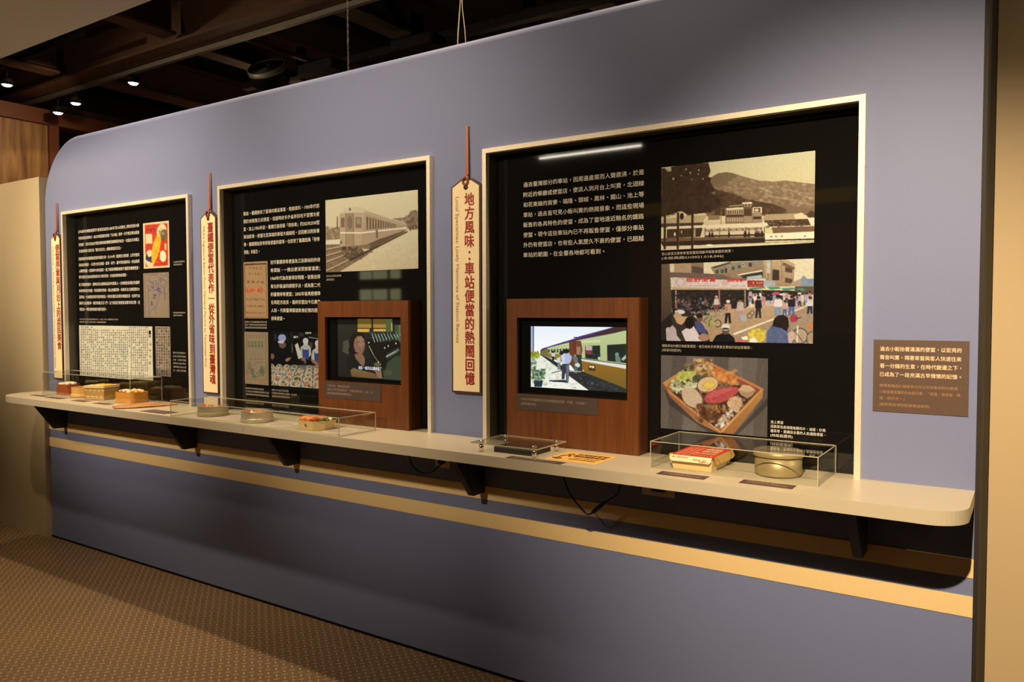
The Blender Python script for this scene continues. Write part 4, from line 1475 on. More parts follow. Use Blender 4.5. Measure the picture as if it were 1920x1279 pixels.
def face(x0, x1, z0, z1, y=0.0):
    mb.add([(x0, y, z0), (x1, y, z0), (x1, y, z1), (x0, y, z1)], [(0, 1, 2, 3)])


xi = XL + rb
face(xi, XR, 0.0, SHELF)
xs = [xi] + [v for q in NICHES for v in q[:2]] + [XR]
for a, b in zip(xs[0::2], xs[1::2]):
    face(a, b, SHELF, 2.20)
for q in NICHES:
    face(q[0], q[1], q[2], 2.26)
for a, b in zip(xs[0::2], xs[1::2]):
    face(a, b, 2.20, 2.26)
top = [(xi, 0, 2.26)] + [(p[0], 0.0, p[2]) for p in rings[0][1:]] + [(XR, 0, 2.26)]
mb.add(top, [tuple(range(len(top)))])
mb.add([(XL, th, 0), (XR, th, 0), (XR, th, ZT), (XL, th, ZT - rc)], [(0, 1, 2, 3)])
wall = struct(mb.build('wall_back', MT['blue'], fix=False))
wall['label'] = 'blue painted exhibition wall with a rounded upper corner'


def trim(name, m, *b):
    return struct(MB().box(*b).build(name, m))


trim('trim_1', MT['stripe'], XL + 0.004, XR, -0.0025, 0.0, 0.7545, 0.812)
trim('trim_2', MT['stripe'], XL + 0.004, XR, -0.0025, 0.0, 0.634, 0.698)
trim('trim_3', MT['dark_grey'], XR, XR + 0.012, 0.0, th, 0, ZT)
trim('gap_shade_strip', MT['black'], XR - 0.01, XR + 0.008, th, 0.62, 0, 4.2)  # black strip standing in for the shaded gap before the end wall
slab('wall_end', XR + 0.01, 4.0, 0.62, 0.70, 0, 4.2, MT['beige_right'])
mbb = MB().box(-8.0, XL + 0.012, -0.03, 0.10, 0, 2.486)
struct(mbb.build('wall_front_left', MT['beige']))
slab('wall_wood', -8.1, -8.0, -3, 1.17, 0, 3.38, MT['oak'])
trim('trim_5', MT['rust'], -8.12, -7.96, 1.17, 1.26, 0, 3.40)
trim('trim_6', MT['rust'], -8.14, -7.95, -3, 3.2, 3.38, 3.52)
trim('trim_7', MT['steelgrey'], -8.12, -8.02, 1.3, 3.0, 3.53, 3.60)
trim('baseboard_back', MT['black'], XL + 0.02, XR, -0.002, 0.0, 0.0, 0.012)

# soffit over the left of the aisle
slab('ceiling_soffit', -9.5, -2.6, -1.65, -0.58, 3.0, 3.12, MT['soffit'])

# ------------------------------------------------------------------ steelwork overhead
def steel(name, label, x0, x1, y0, y1, z0, z1, m, flange=0.03):
    """I-section: web with a flange above and below"""
    t = thing(name, label, 'beam', ((x0 + x1) / 2, (y0 + y1) / 2, z0))
    MB().box(x0, x1, y0, y1, z0, z0 + 0.022).build('lower_flange', m, t)
    MB().box(x0, x1, y0, y1, z1 - 0.022, z1).build('upper_flange', m, t)
    if x1 - x0 > y1 - y0:
        MB().box(x0, x1, (y0 + y1) / 2 - 0.02, (y0 + y1) / 2 + 0.02, z0 + 0.022, z1 - 0.022).build('web', m, t)
    else:
        MB().box((x0 + x1) / 2 - 0.02, (x0 + x1) / 2 + 0.02, y0, y1, z0 + 0.022, z1 - 0.022).build('web', m, t)
    return t


steel('roof_beam', 'long brown roof beam with a grey lighting track along its underside', -11.8, 3.8, 0.86, 1.03, 3.60, 4.05, MT['steelbrown'])
for x, w, lb in ((-3.95, 0.20, 'brown cross beam running back from the long roof beam above the middle frame'),
                 (-5.52, 0.16, 'brown cross beam behind the round speaker'),
                 (-7.0, 0.24, 'wide brown cross beam above the lit ceiling lamps'),
                 (-2.45, 0.18, 'brown cross beam beside the round ceiling diffuser')):
    steel('cross_beam', lb, x - w / 2, x + w / 2, 1.05, 5.8, 3.62, 3.95, MT['steelgrey'] if x > -5 else MT['steelbrown'])
for x, lb in ((-5.45, 'dark cross beam in front of the long roof beam, over the soffit edge'), (-7.15, 'dark cross beam farthest along the soffit')):
    steel('cross_beam', lb, x - 0.08, x + 0.08, -2.4, 0.84, 3.64, 3.95, MT['steelbrown'])
o = MB().box(-5.02, -4.98, 1.05, 3.4, 3.62, 3.65).build('conduit', MT['steelgrey'])
tag(o, 'thin grey conduit running back above the round speaker', 'conduit')

o = MB().box(-11.5, 3.5, 1.04, 1.075, 3.565, 3.60).build('lighting_track', MT['galv'])
tag(o, 'pale grey lighting track under the long roof beam', 'track')

o = MB().box(-9.5, -6.0, 0.50, 0.54, 3.66, 3.70).build('lighting_track', MT['black'])
tag(o, 'second short lighting track beside the soffit edge, holding one spotlight', 'track')
MB().box(-6.9, -6.87, 0.505, 0.535, 3.70, 4.9).build('track_hanger', MT['black'], o)

LAMPS = [((-6.32, 1.06, 3.482), 'lit ceiling spotlight nearest the blue wall corner, hanging alone'),
         ((-7.25, 1.06, 3.451), 'largest brightly glowing ceiling spotlight above the wood panel wall'),
         ((-7.567, 1.06, 3.411), 'small lit ceiling spotlight just above the red brown rail'),
         ((-7.32, 0.52, 3.50), 'lit ceiling spotlight hanging beside the soffit edge')]
lamp0 = None
for (x, y, z), lb in LAMPS:
    if lamp0 is None:
        t = thing('track_spotlight', lb, 'spotlight', (x, y, z), 'lit ceiling spotlights')
        lamp0 = t
        MB().lathe([(0.0, 0.012), (0.046, 0.012), (0.05, 0.0), (0.05, 0.055), (0.03, 0.070), (0.0, 0.070)], (x, y, z), 20).build('lamp_housing', MT['black'], t)
        MB().lathe([(0.0, 0.0), (0.036, 0.0), (0.040, -0.006), (0.028, -0.018), (0.0, -0.022)], (x, y, z + 0.012), 18).build('bulb', MT['bulb'], t)
    else:
        t = lamp0.copy()
        COL.objects.link(t)
        t.location = (x, y, z)
        t['label'] = lb
        for ch in list(lamp0.children):
            c = ch.copy()
            COL.objects.link(c)
            c.parent = t
    MB().tube([(x, y, z + 0.065), (x, y, 3.564 if y > 1 else 3.659)], 0.008).build('lamp_stem', MT['black'], t)
for i, ((x, y, z), lb) in enumerate(LAMPS):
    d = bpy.data.lights.new('ceiling_lamp_light', 'SPOT')
    d.energy = 3
    d.color = WARM
    d.spot_size = R(120)
    d.shadow_soft_size = 0.03
    o = bpy.data.objects.new('ceiling_lamp_light', d)
    COL.objects.link(o)
    o.location = (x, y, z - 0.03)

# round black speaker with pale rim
def drum(name, label, cat, c, r, depth, yaw, pitch, rings_m, body_m, nr):
    t = thing(name, label, cat, (0, 0, 0))
    prof = [(0.0, 0.0), (r * 0.9, 0.0), (r * 0.93, -0.012), (r, -0.012), (r, 0.02), (r * 0.96, depth), (0.0, depth)]
    MB().lathe([(r * 0.9, 0.0), (r * 0.93, -0.012), (r, -0.012), (r, 0.03)], (0, 0, 0), 40, axis='y').build('rim', rings_m, t)
    MB().lathe([(r * 0.985, 0.02), (r * 0.985, depth * 0.7), (r * 0.8, depth), (0.0, depth)], (0, 0, 0), 40, axis='y').build('drum_body', body_m, t)
    MB().lathe([(0.0, 0.02), (r * 0.9, 0.02)], (0, 0, 0), 40, axis='y').build('cone_face', MT['black'], t)
    for k in range(nr):
        q = r * (0.18 + 0.7 * k / nr)
        MB().lathe([(q - 0.004, 0.0), (q, -0.008), (q + 0.004, 0.0), (q, 0.006), (q - 0.004, 0.0)], (0, 0, 0), 36, axis='y').build('ring', rings_m if cat == 'diffuser' else MT['bracket'], t)
    t.location = c
    t.rotation_euler = (pitch, 0, yaw)
    return t


drum('round_speaker', 'round black ceiling speaker with a grey rim', 'speaker', (-5.28, 1.60, 3.58), 0.165, 0.16, R(20), R(-50), MT['galv'], MT['black'], 4)
drum('round_diffuser', 'round ceiling air diffuser with white concentric rings', 'diffuser', (-2.80, 2.31, 3.76), 0.205, 0.06, R(8), R(-72), MT['galv'], MT['black'], 5)
t = thing('air_duct', 'large dim round air duct above the middle of the blue wall', 'duct', (-3.0, 2.3, 4.0))
MB().lathe([(0.30, -0.9), (0.30, 0.9)], (-2.4, 2.3, 4.33), 36, axis='x').build('duct_tube', MT['farwall'], t)
for q in (-3.3, -2.6, -1.9, -1.5):
    MB().lathe([(0.30, -0.012), (0.315, 0.0), (0.30, 0.012)], (q, 2.3, 4.33), 36, axis='x').build('band', MT['galv'] if q == -2.6 else MT['farwall'], t)
for k in range(4):
    q = 0.08 + 0.06 * k
    MB().lathe([(q - 0.008, -0.905), (q, -0.92), (q + 0.008, -0.905)], (-2.4, 2.3, 4.33), 32, axis='x').build('ring', MT['bracket'], t)
MB().lathe([(0.0, -0.9), (0.30, -0.9)], (-2.4, 2.3, 4.33), 32, axis='x').build('end_cap', MT['black'], t)

t = thing('black_rail', 'black steel rail on short hangers just above the top of the blue wall', 'rail', (-4.2, 1.9, 3.55))
MB().box(-5.95, 0.6, 1.86, 1.93, 3.56, 3.62).build('rail_bar', MT['black'], t)
for x in (-5.9, -5.2, -3.9, -2.9):
    MB().box(x - 0.035, x + 0.035, 1.87, 1.92, 3.62, 3.80).build('hanger', MT['black'], t)
for x, lb in ((-3.75, 'dark boxy fitting hanging beside the hanging chain'), (-4.75, 'dark boxy fitting beside the round speaker')):
    t = thing('ceiling_fitting', lb, 'light fitting', (x, 1.7, 3.45))
    MB().rbox(x - 0.20, x + 0.20, 1.62, 1.80, 3.46, 3.55, 0.015).build('fitting_body', MT['black'], t)
    MB().tube([(x, 1.75, 3.54), (x, 1.88, 3.60)], 0.012).build('bracket_arm', MT['galv'], t)

# chain and wires
t = thing('hanging_chain', 'thin chain hanging from the roof beam over the blue wall', 'chain', (-3.33, 0.6, 2.72))
zc = 3.60
k = 0
while zc > 2.60:
    a = R(90) * (k % 2)
    pts = []
    for i in range(9):
        q = 2 * math.pi * i / 8
        u, v = 0.005 * math.cos(q), 0.013 * math.sin(q)
        pts.append((-3.33 + u * math.cos(a), 0.6 + u * math.sin(a), zc + v))
    MB().tube(pts, 0.0016, 5).build('link', MT['wire'], t)
    zc -= 0.021
    k += 1
o = MB()
o.tube([(-2.135, 0.09, 2.70), (-2.13, 0.09, 2.80), (-2.11, 0.09, 3.0), (-2.108, 0.09, 3.6), (-2.10, 0.9, 3.9)], 0.0028, 6)
o.tube([(-2.085, 0.09, 2.70), (-2.092, 0.09, 2.80), (-2.106, 0.09, 2.9), (-2.110, 0.09, 3.0)], 0.0022, 6)
tag(o.build('suspension_wire', MT['wire']), 'thin pale forked wire holding up the top of the blue wall', 'wire')

# ================================================================== frames round the three openings
FL = ['pale metal window frame round the narrow leftmost black display',
      'pale metal window frame round the display with the railcar photograph',
      'pale metal window frame round the largest display, the one with three photographs']
for (x0, x1, zt), lb in zip(NICHES, FL):
    t = thing('window_frame', lb, 'frame', ((x0 + x1) / 2, 0, SHELF))
    MB().box(x0, x0 + RW, -0.025, 0.0, SHELF, zt).build('rail', MT['steel'], t)
    MB().box(x1 - RW, x1, -0.025, 0.0, SHELF, zt).build('rail', MT['steel'], t)
    MB().box(x0 + RW, x1 - RW, -0.025, 0.0, zt - RW, zt).build('rail', MT['steel'], t)
    # dark lining of the recess
    MB().box(x0 + RW - 0.004, x0 + RW, 0.0, PY, SHELF, zt - RW).build('lining', MT['jamb'], t)
    MB().box(x1 - RW, x1 - RW + 0.004, 0.0, PY, SHELF, zt - RW).build('lining', MT['jamb'], t)
    MB().box(x0 + RW, x1 - RW, 0.0, PY, zt - RW, zt - RW + 0.004).build('lining', MT['jamb'], t)

# ================================================================== the counter
def counter_outline(r1, r2, y0, y1):
    pts = [(XL, y1), (XL, y0 + r1)]
    for i in range(1, 13):
        a = math.pi / 2 * i / 12
        pts.append((XL + r1 - r1 * math.cos(a), y0 + r1 - r1 * math.sin(a)))
    for i in range(0, 13):
        a = math.pi / 2 * i / 12
        pts.append((XR - r2 + r2 * math.sin(a), y0 + r2 - r2 * math.cos(a)))
    pts.append((XR, y1))
    return pts


t = thing('counter_shelf', 'long greige laminate counter shelf with a rounded end, running under all three displays', 'shelf', (-2.9, -0.17, 0.98))
op = counter_outline(0.20, 0.10, -0.335, 0.0)
seam = -3.105
left = [p for p in op if p[0] < seam] + [(seam - 0.0006, -0.335), (seam - 0.0006, 0.0)]
right = [(seam + 0.0006, 0.0), (seam + 0.0006, -0.335)] + [p for p in op if p[0] > seam]
for q in (left, right):
    MB().prism(q, 0.98, SHELF).build('shelf_board', MT['laminate'], t)
for x0, x1, zt in NICHES:
    MB().box(x0 + RW, x1 - RW, 0.0, PY, 1.0, SHELF - 0.0004).build('niche_sill', MT['laminate'], t)
for x in (-5.41, -3.967, -3.102, -1.938, -0.425):
    MB().prism([(-0.0026, 0.9795), (-0.225, 0.9795), (-0.085, 0.785), (-0.0026, 0.785)], x - 0.014, x + 0.014, axis='x').build('bracket', MT['bracket'], t)

# ================================================================== black display panels with their print
def panel(i, label):
    x0, x1, zt = NICHES[i]
    t = thing('display_panel', label, 'display panel', ((x0 + x1) / 2, PY, SHELF), 'black display panels')
    MB().box(x0 + RW, x1 - RW, PY, PY + 0.01, SHELF, zt - RW).build('panel_board', MT['black_gloss'], t)
    return t


TY = PY - 0.0006


def para(parent, lines, x0, x1, zc, dz, em, m='textwhite', full=None, name='text_line', bold=0.004, y=TY):
    """lines of text, each an object centred on its height; full lines are stretched from x0 to x1"""
    nmax = max(len(s) for s in lines)
    for k, s in enumerate(lines):
        tx = TX(on_wall(y))
        w = (x1 - x0) if (len(s) >= nmax * 0.93 or (full and k < len(lines) - 1)) else (x1 - x0) * len(s) / nmax
        tx.line(s, x0, zc - k * dz - 0.36 * em, em, w, bold)
        tx.build(name, MT[m], parent)


p1 = panel(0, 'black gloss display panel with newspaper clippings and a red wrapper print, narrowest of the three')
para(p1, ['日本最早的鐵路便當現今普遍認為是在1885年7月16日東京上野站至栃木縣', '宇都宮站的通車日，由日本鐵道最初旅館「白木屋」製作，於宇都宮車站販售', '的便當，其形式為由竹葉包裹兩個飯糰搭配醃蘿蔔的組合，也因此日本國土', '交通省將該日頒訂為「駅弁記念日」(鐵路便當紀念日)。'], -5.310, -4.594, 2.098, 0.0432, 0.0225, full=0.9)
para(p1, ['而臺灣最早紀載鐵路便當的相關文章，為1914年《臺灣日日新報》上所刊登的', '《島站的便當》。記者分別在桃園、苗栗、新竹、臺中等四個車站，向站員買', '入購買便當，從報導內容的描述，能了解當時鐵路便當不僅配菜種類豐富，', '更外還對在地食材調製成日本口味的菜色，形成各具特色的便當。'], -5.316, -4.597, 1.917, 0.0405, 0.0225, full=0.9)
para(p1, ['除了鐵路便當外，當時在月台販售商品的叫賣員人，也會販售各種在地當時', '的食物與地方特產，例如基隆的魚板、員山的鳳梨等，有較多在北部販賣的大', '型車站，也會販售鄰近地區的產品，例如在臺北站買的桃園西瓜、在新竹站', '賣的竹北蛋糕等，雖然特產五花八門，主力商品仍是便當或壽司等正餐，足', '見飲食一項是當時旅客的優先需求。'], -5.318, -4.600, 1.745, 0.0412, 0.0225, full=0.9)
para(p1, ['本文內容參考自鐵道便當的相關研究資料，片倉 著，林 譯，臺灣鐵道旅行的風味', '鐵道便當的百年風華，臺灣日日新報，國家圖書館典藏資料'], -5.323, -4.85, 1.514, 0.0185, 0.0115, 'textdim', full=0.95, name='footnote_line', bold=0.0)
para(p1, ['大正時期的便當掛紙', '(陳朝強提供)'], -4.243, -4.130, 1.858, 0.016, 0.011, 'textdim', name='caption_line', bold=0.0)
para(p1, ['昭和時期的便當掛紙', '(陳朝強提供)'], -4.252, -4.132, 1.557, 0.016, 0.011, 'textdim', name='caption_line', bold=0.0)
para(p1, ['臺灣日日新報對於', '各車站便當的報導', '內容，記者於桃園', '苗栗新竹臺中等站', '購買便當並加以評', '比。(國立臺灣圖'], -4.262, -4.135, 1.318, 0.021, 0.0125, 'textdim', name='caption_line', bold=0.0)
picture('wrapper_print', pic_red_wrapper(), -4.549, -4.279, 1.828, 2.106, PY - 0.002, p1)
picture('sketch_print', pic_sketch_wrapper(), -4.556, -4.289, 1.527, 1.800, PY - 0.002, p1)
picture('newspaper_print', pic_newspaper(), -5.328, -4.471, 1.140, 1.473, PY - 0.002, p1)
picture('clipping_print', pic_clipping(), -4.439, -4.285, 1.172, 1.474, PY - 0.002, p1)

p2 = panel(1, 'black gloss display panel with a sepia railcar photograph and white text')
para(p2, ['戰後，臺鐵接收了臺灣的鐵道事業，根據資料，1950年代初', '期仍有販售日式便當，但當時許多外省移民吃不習慣冷便', '當，加上1956年初，臺鐵引進俗稱「飛快車」的35DR2500型', '柴油客車，將臺北至高雄的車程大幅縮短，且因無法附掛餐', '車，臺鐵開始思考研發便當的選項，也促使了臺鐵經典「排骨', '便當」的誕生。'], -3.587, -2.990, 2.096, 0.0418, 0.0232, full=0.85)
para(p2, ['初代臺鐵排骨便當為江浙風味的炸排', '骨菜飯，一推出便深受旅客喜愛；', '1960年代為改善保存問題，發展出排', '骨先炸後滷的調理手法，成為第二代', '的臺鐵排骨便當；2005年後再經標準', '化與配方改良，最終形塑出今日廣為', '人知、代表臺灣鐵道飲食記憶的經典', '排骨便當。'], -3.368, -2.988, 1.824, 0.0426, 0.0232, full=0.85)
para(p2, ['35DR2500型柴油客車', '(陳朝強提供)'], -2.944, -2.838, 1.740, 0.018, 0.012, 'textdim', name='caption_line', bold=0.0)
para(p2, ['民國四十年代臺鐵便當的餐券正面', '記載了供應的車站及販售價格規定', '(國家鐵道博物館籌備處典藏)'], -3.589, -3.402, 1.506, 0.0155, 0.0115, 'textdim', name='caption_line', bold=0.0)
para(p2, ['臺鐵早期的便當盒包裝紙', '可見各站的便當價格與車站名稱', '(國家鐵道博物館籌備處典藏)'], -3.589, -3.394, 1.141, 0.0165, 0.0115, 'textdim', name='caption_line', bold=0.0)
para(p2, ['臺鐵工作人員正在包裝便當', '以因應旅客對便當的大量需求，每日需求', '(臺鐵臺北餐旅服務所提供)'], -3.370, -3.172, 1.143, 0.0165, 0.0115, 'textdim', name='caption_line', bold=0.0)
picture('railcar_photo', pic_railcar(), -2.944, -2.338, 1.759, 2.119, PY - 0.002, p2)
picture('ticket_print', pic_ticket_red(), -3.590, -3.391, 1.526, 1.833, PY - 0.002, p2)
picture('ticket_print', pic_ticket_green(), -3.592, -3.394, 1.166, 1.452, PY - 0.002, p2)
picture('kitchen_photo', pic_kitchen(), -3.372, -2.778, 1.168, 1.457, PY - 0.002, p2)

p3 = panel(2, 'black gloss display panel with three photographs stacked beside white text, largest of the three')
para(p3, ['過去臺灣部分的車站，因周邊產業而人聲鼎沸，於是', '附近的餐廳或便當店，便派人到月台上叫賣，北迴線', '和花東線的貢寮、福隆、頭城、鳳林、關山、池上等', '車站，過去皆可見小販叫賣的熱鬧景象。而這些現場', '販售的各具特色的便當，成為了當地遠近馳名的鐵路', '便當。現今這些車站內已不再販售便當，僅部分車站', '外仍有便當店，也有些人氣歷久不衰的便當，已超越', '車站的範圍，在全臺各地都可看到。'], -1.763, -1.218, 2.088, 0.0417, 0.0222)
para(p3, ['登山食堂及慶春食堂是奮起湖最早販售便當的商家。', '(本館典藏KH2021.018.046)'], -1.145, -0.873, 1.775, 0.0165, 0.0118, 'textdim', name='caption_line', bold=0.0)
para(p3, ['福隆車站內雖已無販售便當，但仍有許多民眾會至車站外的店家購買。', '(張郁琪提供)'], -1.142, -0.803, 1.431, 0.0165, 0.0118, 'textdim', name='caption_line', bold=0.0)
para(p3, ['池上便當', '招牌菜色是燻豬後腿肉片、滷蛋、炒高', '麗菜等，是鋪店全臺的人氣鐵路便當。', '(林政廷提供)'], -0.736, -0.554, 1.174, 0.0155, 0.0118, 'textwhite', name='caption_line', bold=0.0)
picture('mountain_station_photo', pic_mountain(), -1.147, -0.598, 1.789, 2.097, PY - 0.002, p3)
ph = picture('street_photo', pic_street(), -1.145, -0.598, 1.450, 1.737, PY - 0.002, p3)
MT['sign_red'] = mat('sign_red', (0.42, 0.03, 0.03), 0.5)
for q in ((-1.047, 1.669, 0.017, 0.112), (-0.893, 1.666, 0.013, 0.056)):
    tx = TX(on_wall(PY - 0.0032))
    tx.line('鄉野便當', *q, 0.02)
    tx.build('shop_sign_lettering', MT['sign_red'], ph)
picture('lunch_box_photo', pic_bento(), -1.1445, -0.747, 1.119, 1.395, PY - 0.002, p3)

# ================================================================== luggage-tag signs
TAGS = [(-5.525, -5.400, 1.108, 2.087, '便當序章與月台上的庶民美食', 'The Prelude to Railway Bentos and Platform Food for the Common People', (2.015, 1.308), -5.445, (2.008, 1.185), 2.296,
         'cream luggage-tag sign with red title, beside the narrowest display'),
        (-3.864, -3.722, 1.104, 2.113, '臺鐵便當代表作─從外省味到臺灣魂', "TRA's Signature Bento: From Mainland Flavors to Taiwanese Soul", (2.055, 1.158), -3.782, (2.039, 1.255), 2.330,
         'cream luggage-tag sign between the newspaper display and the railcar display'),
        (-2.087, -1.928, 1.208, 2.127, '地方風味：車站便當的熱鬧回憶', 'Local Specialties: Lively Memories of Station Bentos', (2.066, 1.242), -1.998, (2.053, 1.425), 2.353,
         'largest cream luggage-tag sign, beside the display with three photographs')]
for x0, x1, z0, z1, zh, en, (za, zb), xc, (ea, eb), zs, lb in TAGS:
    t = thing('tag_sign', lb, 'sign', ((x0 + x1) / 2, 0, z0), 'luggage-tag title signs')
    w = x1 - x0
    ch, cv = w * 0.34, 0.031

    def tagpts(d):
        return [(x0 + d, z0 + d), (x1 - d, z0 + d), (x1 - d, z1 - cv - d * 0.4), (x1 - ch * 0.9 - d * 0.2, z1 - d), (x0 + ch - 0.0 + d * 0.2, z1 - d), (x0 + d, z1 - cv - d * 0.4)]
    MB().prism(tagpts(0.0), -0.020, -0.0005, axis='y').build('board', MT['tagbrown'], t)
    MB().prism(tagpts(0.009), -0.0225, -0.0195, axis='y').build('face_board', MT['cream'], t)
    xm = (x0 + x1) / 2 + 0.002
    MB().lathe([(0.0, -0.0008), (0.0115, -0.0008), (0.0115, 0.001), (0.0, 0.001)], (xm, -0.0232, z1 - 0.036), 20, axis='y').build('eyelet', MT['tagbrown'], t)
    MB().tube([(xm, -0.012, zs), (xm, -0.012, z1 + 0.02), (xm, -0.022, z1 + 0.004)], [0.004, 0.008, 0.009], 10).build('cord', MT['cord'], t)
    c = MB()
    c.tube([(xm, -0.020, z1 + 0.012), (xm - 0.013, -0.027, z1 + 0.0), (xm - 0.012, -0.027, z1 - 0.018), (xm, -0.025, z1 - 0.03)], 0.0055, 8)
    c.tube([(xm, -0.020, z1 + 0.012), (xm + 0.013, -0.027, z1 + 0.0), (xm + 0.012, -0.027, z1 - 0.018), (xm, -0.025, z1 - 0.03)], 0.0055, 8)
    c.build('cord_loop', MT['cord'], t)
    tx = TX(on_wall(-0.0232))
    pitch = (za - zb) / len(zh)
    tx.column(zh, xc + w * 0.07, za, 0.058, pitch, 0.026, 0.92)
    tx.build('title_lettering', MT['titlered'], t)
    tx = TX(turned(-0.0232))
    tx.line(en, -ea, x0 + w * 0.17, 0.0245, ea - eb, 0.01)
    tx.build('subtitle_lettering', MT['subgold'], t)

# ================================================================== wall plaque
t = thing('wall_plaque', 'brown wall plaque with cream text, beside the big display', 'plaque', (-0.27, 0, 1.24))
MB().box(-0.4005, -0.1365, -0.003, -0.0002, 1.242, 1.469).build('plate', MT['plaque'], t)
para(t, ['過去小販抬著滿滿的便當，以宏亮的', '聲音叫賣，隔著車窗與客人快速往來', '著一分鐘的生意，在時代變遷之下，', '已成為了一段充滿古早情懷的記憶。'], -0.381, -0.157, 1.4405, 0.0268, 0.0152, 'plaquetext', y=-0.0036, bold=0.01)
para(t, ['鐵博籌備處於福隆車站月台所採集到的叫賣聲，', '小販操著宜蘭腔的台語叫賣：「便當、燒便當、鴨', '蛋、枝仔冰。」', '(國家鐵道博物館籌備處提供)'], -0.381, -0.158, 1.3245, 0.0198, 0.0106, 'subgold', name='small_text_line', y=-0.0036, bold=0.0)

# ================================================================== the two video cabinets
def cabinet(x0, x1, zt, sx0, sx1, sz0, sz1, lb, pic, emis, plate, lines, bez=(0.050, 0.078, 0.046, 0.2)):
    t = thing('video_cabinet', lb, 'video cabinet', ((x0 + x1) / 2, 0.01, SHELF), 'wooden video cabinets')
    y0, y1 = -0.035, PY - 0.004
    wx0, wx1, wz0, wz1 = x0 + 0.049, x1 - 0.046, SHELF + 0.204, zt - 0.077
    ch = MT['cherry']
    mb = MB()
    for q in ((x0, wx0, SHELF, zt), (wx1, x1, SHELF, zt), (wx0, wx1, SHELF, wz0), (wx0, wx1, wz1, zt)):
        mb.box(q[0], q[1], y0, y0 + 0.016, q[2], q[3])
    mb.build('front_board', ch, t)
    MB().box(x1 - 0.014, x1 - 0.0002, y0 + 0.016, y1, SHELF, zt).build('side_board', MT['cherry_shaded'], t)
    MB().box(x0 + 0.0002, x0 + 0.014, y0 + 0.016, y1, SHELF, zt).build('side_board', MT['cherry_shaded'], t)
    MB().box(x0 + 0.014, x1 - 0.014, y0 + 0.016, y1, zt - 0.014, zt - 0.0002).build('top_board', ch, t)
    MB().box(x0 + 0.014, x1 - 0.014, y1 - 0.008, y1, SHELF, zt - 0.014).build('back_board', MT['black'], t)
    # monitor set back in the opening
    ys = y0 + 0.030
    m = MB().box(wx0 - 0.004, wx1 + 0.004, ys, ys + 0.02, wz0 - 0.004, wz1 + 0.004).build('monitor', MT['black_gloss'], t)
    lin_ = MB()
    lin_.box(wx0 - 0.003, wx0, y0 + 0.016, ys, wz0, wz1).box(wx1, wx1 + 0.003, y0 + 0.016, ys, wz0, wz1)
    lin_.box(wx0, wx1, y0 + 0.016, ys, wz0 - 0.003, wz0).box(wx0, wx1, y0 + 0.016, ys, wz1, wz1 + 0.003)
    lin_.build('inner_reveal', MT['black'], t)
    s = picture('screen', pic, sx0, sx1, sz0, sz1, ys - 0.0012, m, white=None, thick=0.001, material='screen')
    px0, px1, pz0, pz1 = plate
    c = MB().box(px0, px1, y0 - 0.0025, y0 - 0.0002, pz0, pz1).build('caption_plate', MT['greycard'], t)
    para(c, lines, px0 + 0.022, px1 - 0.05, pz1 - 0.018, 0.0185, 0.0125, 'cardtext', y=y0 - 0.003, name='plate_line', bold=0.0)
    return t, s, ys


t3c, s3, _ = cabinet(-1.787, -1.196, 1.612, -1.688, -1.260, 1.252, 1.500, 'cherry wood video cabinet showing a train at a sunny platform', pic_video_platform(), 1, (-1.738, -1.362, 1.160, 1.2215),
        ['1990年代的福隆車站月台便當販售紀實，片長：1分28秒。', '(廖泰基提供)'])
t2c, s2, ys2 = cabinet(-2.911, -2.324, 1.612, -2.803, -2.374, 1.244, 1.528, 'cherry wood video cabinet showing a woman being interviewed', pic_video_interview(), 1, (-2.868, -2.492, 1.142, 1.2195),
        ['台灣的滋味　鐵道便當的故事', '訪談六〇年代便當販售員──福隆火車站月台　片長：1分', '(國家鐵道博物館籌備處提供)'])
tx = TX(on_wall(ys2 - 0.0018))
tx.line('就是 一個月台上最幸福了', -2.664, 1.2865, 0.0175, 0.148, 0.012)
tx.build('subtitle_lettering', emit_mat('subtitle_glow', (0.85, 0.88, 0.95), 0.9), s2.parent)


# ================================================================== clear acrylic cases
def clear_case(lb, x0, x1, y0, y1, h, e=0.0036):
    t = thing('acrylic_case', lb, 'display case', ((x0 + x1) / 2, (y0 + y1) / 2, SHELF), 'clear acrylic display cases')
    z0, z1 = SHELF + 0.0004, SHELF + h

    def sheet(a, b, c, d, e_, f):
        MB().box(a, b, c, d, e_, f).build('pane', MT['clear'], t)
    g = e
    sheet(x0 + g, x1 - g, y0 + 0.001, y0 + 0.003, z0, z1 - g)
    sheet(x0 + g, x1 - g, y1 - 0.003, y1 - 0.001, z0, z1 - g)
    sheet(x0 + 0.001, x0 + 0.003, y0 + g, y1 - g, z0, z1 - g)
    sheet(x1 - 0.003, x1 - 0.001, y0 + g, y1 - g, z0, z1 - g)
    sheet(x0 + g, x1 - g, y0 + g, y1 - g, z1 - 0.003, z1 - 0.001)
    q = e * 0.62

    def edge(*b):
        MB().box(*b).build('edge', MT['edge'], t)
    for x in (x0, x1 - q):
        for y in (y0, y1 - q):
            edge(x, x + q, y, y + q, z0, z1)
    for y in (y0, y1 - q):
        edge(x0 + q, x1 - q, y, y + q, z1 - q, z1)
        edge(x0 + q, x1 - q, y, y + q, z0, z0 + q * 0.7)
    for x in (x0, x1 - q):
        edge(x, x + q, y0 + q, y1 - q, z1 - q, z1)
        edge(x, x + q, y0 + q, y1 - q, z0, z0 + q * 0.7)
    return t


clear_case('clear acrylic case over four wooden and woven lunch boxes', -5.352, -4.325, -0.18, 0.02, 0.153)
clear_case('long low clear acrylic case over two tins and an eight-sided box', -3.70, -2.465, -0.329, -0.10, 0.083, 0.0048)
clear_case('clear acrylic case over the red-topped box and golden tin', -1.069, -0.517, -0.215, 0.045, 0.094)

